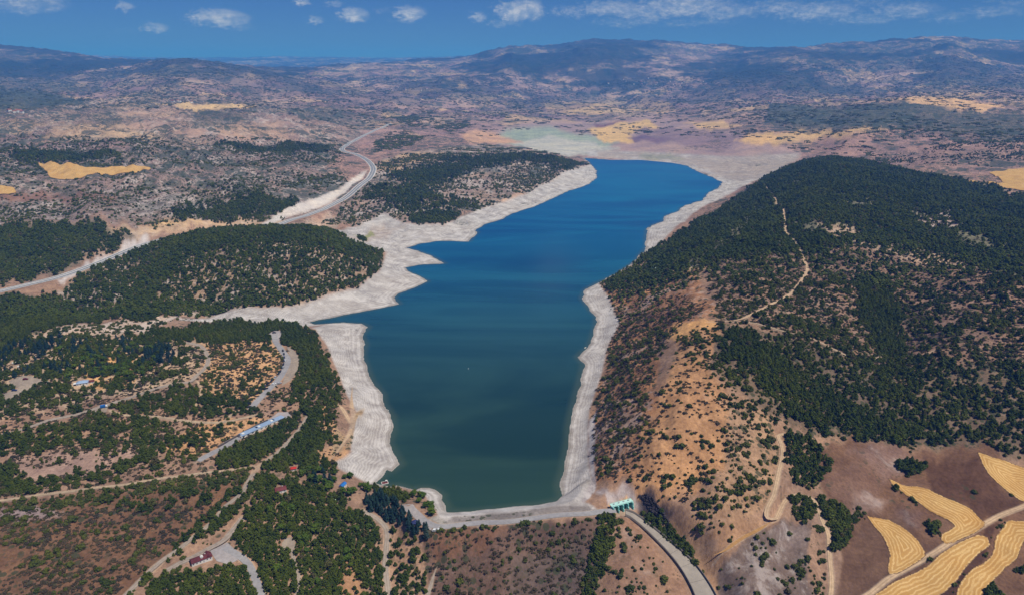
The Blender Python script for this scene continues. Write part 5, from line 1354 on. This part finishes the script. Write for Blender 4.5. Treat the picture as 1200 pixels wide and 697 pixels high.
# lodge by the asphalt square
A, B = wp(224, 660.5), wp(248, 652.5); mid = (A+B)/2; rz = heading(A, B)
lg = house('red_roof_lodge', 'white house with a dark red roof beside the asphalt square', 'house', (mid.x, mid.y, mid.z), rz, (B-A).length, 8.0, 3.6, 2.4, M_REDROOF, M_WHITE, 0.6, 6, True)
dm = one('dormer', M_WHITE, lg, ((.5, -1.2, 5.0), (2.4, 3.0, 2.0))); rb = fin('dormer_roof', roof_mesh(3.0, 2.4, .8, .2), M_WHITE, dm); rb.location = (.5, -1.2, 6.05); rb.rotation_euler = (0, 0, math.pi/2)
lw = fin('gable_wing', roof_mesh(9.0, 5.0, 1.9, .4), M_REDROOF, lg); lw.location = ((B-A).length*.34, 1.0, 3.85); lw.rotation_euler = (0, 0, math.pi/2)
# small roofs in the grove
house('red_kiosk', 'small kiosk with a bright red roof at the grove edge', 'kiosk', wp(344, 550), R(15), 6.5, 4.5, 2.6, 1.4, M_REDBRIGHT, M_WHITE, 1.5, 2, False)
house('grove_cabin', 'cabin with a brown red roof hidden in the dark grove', 'cabin', wp(329, 575), R(28), 12.0, 8.0, 3.2, 2.4, M_BROWNROOF, M_WHITE, 0, 3, True)
house('blue_pavilion', 'small pavilion with a blue roof near the lake shore', 'pavilion', wp(402, 570), R(70), 8.0, 5.0, 3.2, 1.8, M_BLUE, M_WHITE, 0, 2, False)
a = wp(486.5, 613.5)
gz_ = thing('gazebo', 'navy roofed gazebo beside the car park at the dam end', 'gazebo', a, .2)
bm = bmesh.new(); bcyl(bm, (0, 0, 2.9), (0, 0, 5.4), 4.2, .15, 8); bcyl(bm, (0, 0, 2.62), (0, 0, 2.88), 4.3, 4.3, 8); fin('roof', bm, M_NAVY, gz_)
for i in range(8):
    bm = bmesh.new(); an = i*math.pi/4+.39; bcyl(bm, (math.cos(an)*3.5, math.sin(an)*3.5, -.3), (math.cos(an)*3.5, math.sin(an)*3.5, 2.7), .12); fin('post', bm, M_WOOD, gz_)
bm = bmesh.new(); bcyl(bm, (0, 0, -.6), (0, 0, .35), 3.9, 3.9, 8); fin('floor', bm, M_CONC, gz_)

# spillway: gated crest and chute
A, B = wp(717, 598), wp(739.5, 590.5); mid = (A+B)/2; rz = heading(A, B); Ls = (B-A).length
zs = 8.0
sg = thing('spillway_gate', 'turquoise spillway gate house with piers at the right end of the dam', 'spillway gate', (mid.x, mid.y, zs), rz)
npier = 5
for i in range(npier):
    x_ = -Ls/2+Ls*i/(npier-1)
    one('pier', M_TURQ, sg, ((x_, -1.0, 2.6), (1.3, 7.0, 9.6)), ((x_, -4.6, 0.6), (1.1, 2.4, 5.4)), bevel=.08)
    if i < npier-1:
        xc = x_+Ls/(npier-1)/2; g_ = one('gate', M_TURQD, sg, ((xc, .4, 1.6), (Ls/(npier-1)-1.34, .5, 7.0)))
        one('stiffener', M_TURQ, g_, *[((xc, .10, -.6+1.7*k), (Ls/(npier-1)-1.5, .12, .22)) for k in range(4)])
        h_ = one('hoist', M_STEEL, sg, ((xc, 1.2, 8.55), (2.0, 1.4, 1.0)), bevel=.08)
dk = one('deck', wear_mat('pale_turquoise_paint', (.42,.66,.60), .4, .12), sg, ((0, .6, 7.75), (Ls+3.0, 6.4, .6)), bevel=.05)
bm = bmesh.new()
for y_ in (-2.5, 3.7):
    for k in range(13): bbox(bm, (-Ls/2-1.3+(Ls+2.6)*k/12, y_, 8.6), (.10, .10, 1.1))
    for zz_ in (8.65, 9.1): bbox(bm, (0, y_, zz_), (Ls+2.7, .07, .07))
fin('railing', bm, M_TURQ, sg)
sc_ = thing('spillway_chute', 'curved grey concrete spillway chute widening down to the frame edge', 'spillway', (0, 0, 0))
d = np.gradient(chute, axis=0); d /= np.linalg.norm(d, axis=1)[:, None]; nrm = np.stack([d[:, 1], -d[:, 0]], 1)
fl_ = ribbon('chute_floor', chute, chz, chw, M_CONC, None, lift=.05, nx=7); fl_.parent = sc_
for k in ('kind', 'label', 'category'):
    if k in fl_: del fl_[k]
for sgn in (-1, 1):
    wall_along('side_wall', chute+nrm*(chw*sgn+.45*sgn)[:, None], chz, .8, 3.2 if sgn > 0 else 2.6, M_CONCD, '', '', sc_, 1.0)
bm = bmesh.new()
for k in range(8, len(chute)-1, 6):
    bbox(bm, (chute[k, 0], chute[k, 1], chz[k]+.075), (.35, chw[k]*1.98, .06), math.atan2(d[k, 1], d[k, 0]))
fin('floor_joint', bm, M_CONCD, sc_)

# dark rock face beside the chute
rs2 = np.random.default_rng(3); M_CLIFF = wear_mat('dark_purple_rock', (.050, .042, .048), .25, .45, .95, .05)
ap = P('750,580 758,578 768,588 778,602 788,616 778,612 766,600 756,590'); X, Y, _ = at([p[0] for p in ap], [p[1] for p in ap])
ii = rs2.integers(0, len(X), (420, 3)); wts = rs2.dirichlet((1, 1, 1), 420)
rx_ = (X[ii]*wts).sum(1); ry_ = (Y[ii]*wts).sum(1); hgt = H(rx_, ry_); o0 = Vector((float(rx_.mean()), float(ry_.mean()), float(hgt.mean())))
v, f_ = lumps(np.stack([rx_-o0.x, ry_-o0.y, hgt-o0.z], 1), .5+1.5*rs2.random(420)**2, rs2, .4, .8, 0)
rk_ = raw_mesh('rock_face', v, f_); tag(link('rock_face', rk_, mat=M_CLIFF, loc=o0), 'dark purple broken rock face above the spillway chute', 'rock')
# vehicles
def car_paint(name, c): 
    m, t, b = principled(name, .35, .5); b.inputs['Base Color'].default_value = (*c, 1); b.inputs['Coat Weight'].default_value = .3; return m
CARC = {'dark grey': car_paint('dark_grey_car_paint', (.03, .032, .036)), 'white': car_paint('white_car_paint', (.72, .72, .72)), 'silver': car_paint('silver_car_paint', (.42, .43, .45)),
        'dark red': car_paint('dark_red_car_paint', (.16, .015, .015)), 'dark blue': car_paint('dark_blue_car_paint', (.02, .04, .14)), 'black': car_paint('black_car_paint', (.012, .012, .013))}
bm = bmesh.new()
prof = [(-2.2, .35), (-2.25, .75), (-2.1, .95), (-1.0, 1.0), (1.1, .98), (2.0, .88), (2.25, .68), (2.2, .35)]
def extr(bm, prof, w0, w1=None):
    L_ = [bm.verts.new((x, -w0, z)) for x, z in prof]; R_ = [bm.verts.new((x, w0, z)) for x, z in prof]
    n_ = len(prof)
    for i in range(n_): bm.faces.new((L_[i], L_[(i+1) % n_], R_[(i+1) % n_], R_[i]))
    bm.faces.new(L_[::-1]); bm.faces.new(R_)
extr(bm, prof, .88); CB = bpy.data.meshes.new('body')
bmesh.ops.bevel(bm, geom=list(bm.edges), offset=.08, segments=2, affect='EDGES'); bbox(bm, (-.55, 0, 1.5), (1.9, 1.45, .08)); bmesh.ops.recalc_face_normals(bm, faces=list(bm.faces)); bm.to_mesh(CB); bm.free()
bm = bmesh.new(); vs = bbox(bm, (-.45, 0, 1.22), (2.9, 1.6, .5), 0, .74); CG = bpy.data.meshes.new('windows'); bm.to_mesh(CG); bm.free(); CG.materials.append(M_GLASS)
bm = bmesh.new(); bcyl(bm, (0, -.11, 0), (0, .11, 0), .33, .33, 12); CW = bpy.data.meshes.new('wheel'); bm.to_mesh(CW); bm.free(); CW.materials.append(M_RUBBER)
CBODY = {}
for k, m in CARC.items(): q = CB.copy(); q.materials.append(m); CBODY[k] = q
def car(px, py, rz, colour, label, group):
    a = wp(px, py); t_ = thing('parked_car', label, 'car', (a.x, a.y, a.z+.46), rz, group)
    link('body', CBODY[colour], t_); link('windows', CG, t_)
    for x_ in (-1.4, 1.4):
        for y_ in (-.82, .82): link('wheel', CW, t_, loc=(x_, y_, .33))
    t_.scale = (1.6,)*3
    return t_
ORD = ['first', 'second', 'third', 'fourth', 'fifth', 'sixth', 'seventh', 'eighth', 'ninth', 'tenth', 'eleventh', 'twelfth', 'thirteenth', 'fourteenth']
ROW = [(329, 411, 'black'), (330.2, 415, 'dark grey'), (330.5, 419, 'dark blue'), (330.3, 423, 'dark grey'), (329.5, 427, 'black'), (328, 431, 'dark grey'), (326, 435.3, 'black'), (323.8, 438.2, 'dark grey'), (320, 442.5, 'silver'),
       (315.8, 446.3, 'dark grey'), (311.4, 449.8, 'black'), (307.6, 453, 'dark blue'), (303.7, 456.2, 'dark grey'), (299.5, 460.5, 'black')]
for i, (x_, y_, c_) in enumerate(ROW):
    nx_ = ROW[min(i+1, len(ROW)-1)]; pv_ = ROW[max(i-1, 0)]
    car(x_+2.6, y_+.4, heading(wp(pv_[0], pv_[1]), wp(nx_[0], nx_[1])), c_, '%s car, %s from the top of the row along the park road' % (c_, ORD[i]), 'cars parked along the park road')
for (x_, y_, rz_, c_, l_) in [(321.4, 390.3, .2, 'dark grey', 'dark grey car alone at the top turning place'), (334.6, 423, 1.7, 'white', 'white car on the right verge of the park road bend'), (332, 431, 1.6, 'silver', 'silver car on the right verge below the white one'),
      (321, 450.5, .8, 'white', 'white car on the dusty verge right of the car row'), (327.6, 449.6, .8, 'silver', 'silver car on the dusty widening away from the road'), (311.6, 456, .8, 'black', 'black car parked opposite the row on the park road'),
      (291.6, 473.6, .1, 'black', 'black car at the foot of the park road, upper of two'), (292.8, 477.4, .1, 'dark grey', 'dark grey car at the foot of the park road, lower of two'),
      (30, 444.7, .2, 'dark red', 'dark red car in the picnic car park'), (49, 448.8, .2, 'black', 'black car at the right end of the picnic car park'), (53.6, 447.6, .2, 'silver', 'silver car beside the black one in the picnic car park'),
      (17, 458, .3, 'dark blue', 'dark blue car by the planted island of the picnic car park'), (510, 622, .1, 'white', 'white car at the left end of the dam road, left of two'), (515.5, 621.6, .1, 'white', 'white car at the left end of the dam road, right of two')]:
    car(x_, y_, rz_, c_, l_, 'cars parked about the park')
a = wp(122, 477.5); tr = thing('box_truck', 'small truck with a blue box stopped in the lay-by', 'truck', (a.x, a.y, a.z+.46), R(24)); tr.scale = (1.25,)*3
bd = one('cargo_box', M_BLUE, tr, ((-1.0, 0, 2.1), (5.0, 2.3, 2.5)), bevel=.06); cb_ = one('cab', CARC['white'], tr, ((2.7, 0, 1.55), (1.9, 2.1, 2.1)), bevel=.15); one('windscreen', M_GLASS, cb_, ((3.66, 0, 1.95), (.06, 1.8, .8)))
one('chassis', M_STEEL, tr, ((.1, 0, .65), (7.2, 1.0, .25)))
for x_ in (-2.2, 2.5):
    for y_ in (-.95, .95):
        w_ = link('wheel', CW, tr, loc=(x_, y_, .45)); w_.scale = (1.35,)*3
for px, py, l_ in ((23.5, 430, 'white caravan among the trees, right of two'), (17, 426, 'white caravan among the trees, left of two')):
    a = wp(px, py); cv_ = thing('caravan', l_+' in the left park', 'caravan', a, .5, 'white caravans')
    b_ = one('body', M_WHITE, cv_, ((0, 0, 1.6), (6.2, 2.4, 2.3)), bevel=.25); one('window', M_GLASS, b_, ((0, -1.22, 1.9), (2.2, .05, .7)))
    for y_ in (-1.0, 1.0): link('wheel', CW, cv_, loc=(0, y_, .38))
# afloat and on the shore
X, Y = on_plane(451, 565.5, 0); pt = thing('pontoon', 'floating pontoon with a dark red deck moored off the left shore', 'pontoon', (X, Y, 0), .35)
one('deck', M_BROWNROOF, pt, ((0, 0, .55), (7.4, 5.0, .16))); fr_ = one('rim', M_WHITE, pt, ((0, -2.75, .5), (8.2, .5, .5)), ((0, 2.75, .5), (8.2, .5, .5)), ((-3.95, 0, .5), (.5, 5.0, .5)), ((3.95, 0, .5), (.5, 5.0, .5)))
for sx_ in (-2.4, 2.4):
    bm = bmesh.new(); bcyl(bm, (sx_, -2.4, .1), (sx_, 2.4, .1), .4); fin('float', bm, M_BLUE, pt)
one('shelter_roof', M_WHITE, pt, ((2.2, 1.0, 2.7), (2.6, 2.4, .12)), *[((2.2+a_*1.1, 1.0+b__*1.0, 1.65), (.1, .1, 2.0)) for a_ in (-1, 1) for b__ in (-1, 1)])
def boat(px, py, rz, label):
    X, Y = on_plane(px, py, 0); t_ = thing('rowing_boat', label, 'boat', (X, Y, 0), rz, 'small white boats')
    bm = bmesh.new(); st_ = []
    for x_, w_, z0 in ((-2.4, .75, -.1), (-1.0, 1.0, -.25), (.8, .95, -.25), (2.0, .55, -.1), (2.9, .06, .25)):
        st_.append([bm.verts.new((x_, s_*w_*k, z)) for s_, k, z in ((-1, 1, .65), (-1, .7, z0), (1, .7, z0), (1, 1, .65), (1, .82, .60), (1, .55, z0+.15), (-1, .55, z0+.15), (-1, .82, .60))])
    for p_, q_ in zip(st_, st_[1:]):
        for i in range(8): bm.faces.new((p_[i], p_[(i+1) % 8], q_[(i+1) % 8], q_[i]))
    bm.faces.new(st_[0][::-1]); bm.faces.new(st_[-1]); fin('hull', bm, M_WHITE, t_)
    one('bench', M_WOOD, t_, ((-.9, 0, .38), (.4, 1.5, .08)), ((.7, 0, .38), (.4, 1.4, .08)))
    t_.scale = (1.3,)*3
boat(453.8, 480.6, 2.4, 'white boat at the water edge of the left shore')
boat(686, 407.6, 1.2, 'white boat tucked against the right shore')
X, Y = on_plane(549, 432, 0); by_ = thing('buoy', 'small white buoy alone in the middle of the lake', 'buoy', (X, Y, 0))
bm = bmesh.new(); bcyl(bm, (0, 0, -.4), (0, 0, .6), .6, .6, 12); fin('float', bm, M_WHITE, by_); bm = bmesh.new(); bcyl(bm, (0, 0, .7), (0, 0, 2.2), .35, .1, 8); fin('mast', bm, M_WHITE, by_)

# far villages
vr = np.random.default_rng(12); VPROTO = None
for cx_, cy_, sx_, sy_, n_, where in ((770, 98, 60, 6, 26, 'far village beyond the lake head'), (905, 118, 30, 5, 12, 'hamlet on the far right plain'), (18, 132, 12, 2.5, 7, 'hamlet on the far left plateau'), (214, 119.5, 10, 1.5, 4, 'farm by the far left field'), (470, 105, 40, 5, 10, 'far village left of the lake head')):
    pxs = cx_+vr.standard_normal(n_)*sx_*.5; pys = cy_+vr.standard_normal(n_)*sy_*.5
    X, Y, z_ = at(pxs, np.clip(pys, 88, 300)); zz = H(X, Y)
    for i in range(n_):
        lb, gp = 'small pale house in the '+where, 'houses of the '+where
        sc_h = (1.5+vr.random()*.8)
        if VPROTO is None:
            VPROTO = thing('village_house', lb, 'house', (X[i], Y[i], zz[i]), 0.3, gp)
            one('wall', M_WHITE, VPROTO, ((0, 0, 1.5), (11, 8, 7))); rf = fin('roof', roof_mesh(11, 8, 2.4, .5), wear_mat('terracotta_roof', (.30, .11, .07), .5, .2), VPROTO); rf.location = (0, 0, 5.2)
            VPROTO.scale = (sc_h,)*3
        else:
            dup(VPROTO, (X[i], Y[i], zz[i]), vr.random()*3.1, lb, gp, (sc_h,)*3)

# ------------------------------------------------------------------ haze
hm = bpy.data.materials.new('haze_air'); hm.use_nodes = True
t = NT(hm.node_tree); t.n.clear()
pv = t.node('ShaderNodeVolumePrincipled'); pv.inputs['Density'].default_value = HAZE_DENSITY; pv.inputs['Color'].default_value = (*HAZE_COLOR, 1)
pv.inputs['Anisotropy'].default_value = 0.0
pv.inputs['Absorption Color'].default_value = (*HAZE_ABSORB, 1)
mo = t.node('ShaderNodeOutputMaterial'); t.l.new(pv.outputs[0], mo.inputs['Volume'])
zmin, zmax = float(Z.min())-1.0, max(CAMH, float(Z.max()))+15.0
bm = bmesh.new(); bmesh.ops.create_cube(bm, size=1)
for v in bm.verts:
    v.co = ((v.co.x)*2*62000, -2500 if v.co.y < 0 else 47500, zmin if v.co.z < 0 else zmax)
me = bpy.data.meshes.new('haze'); bm.to_mesh(me); bm.free()
hz = link('haze', me, mat=hm); tag(hz, 'thin blue haze filling the air to the horizon', 'haze', kind='stuff')
print('TERRAIN', NR, NC, 'IND', n_ind, 'Z', zmin, zmax)
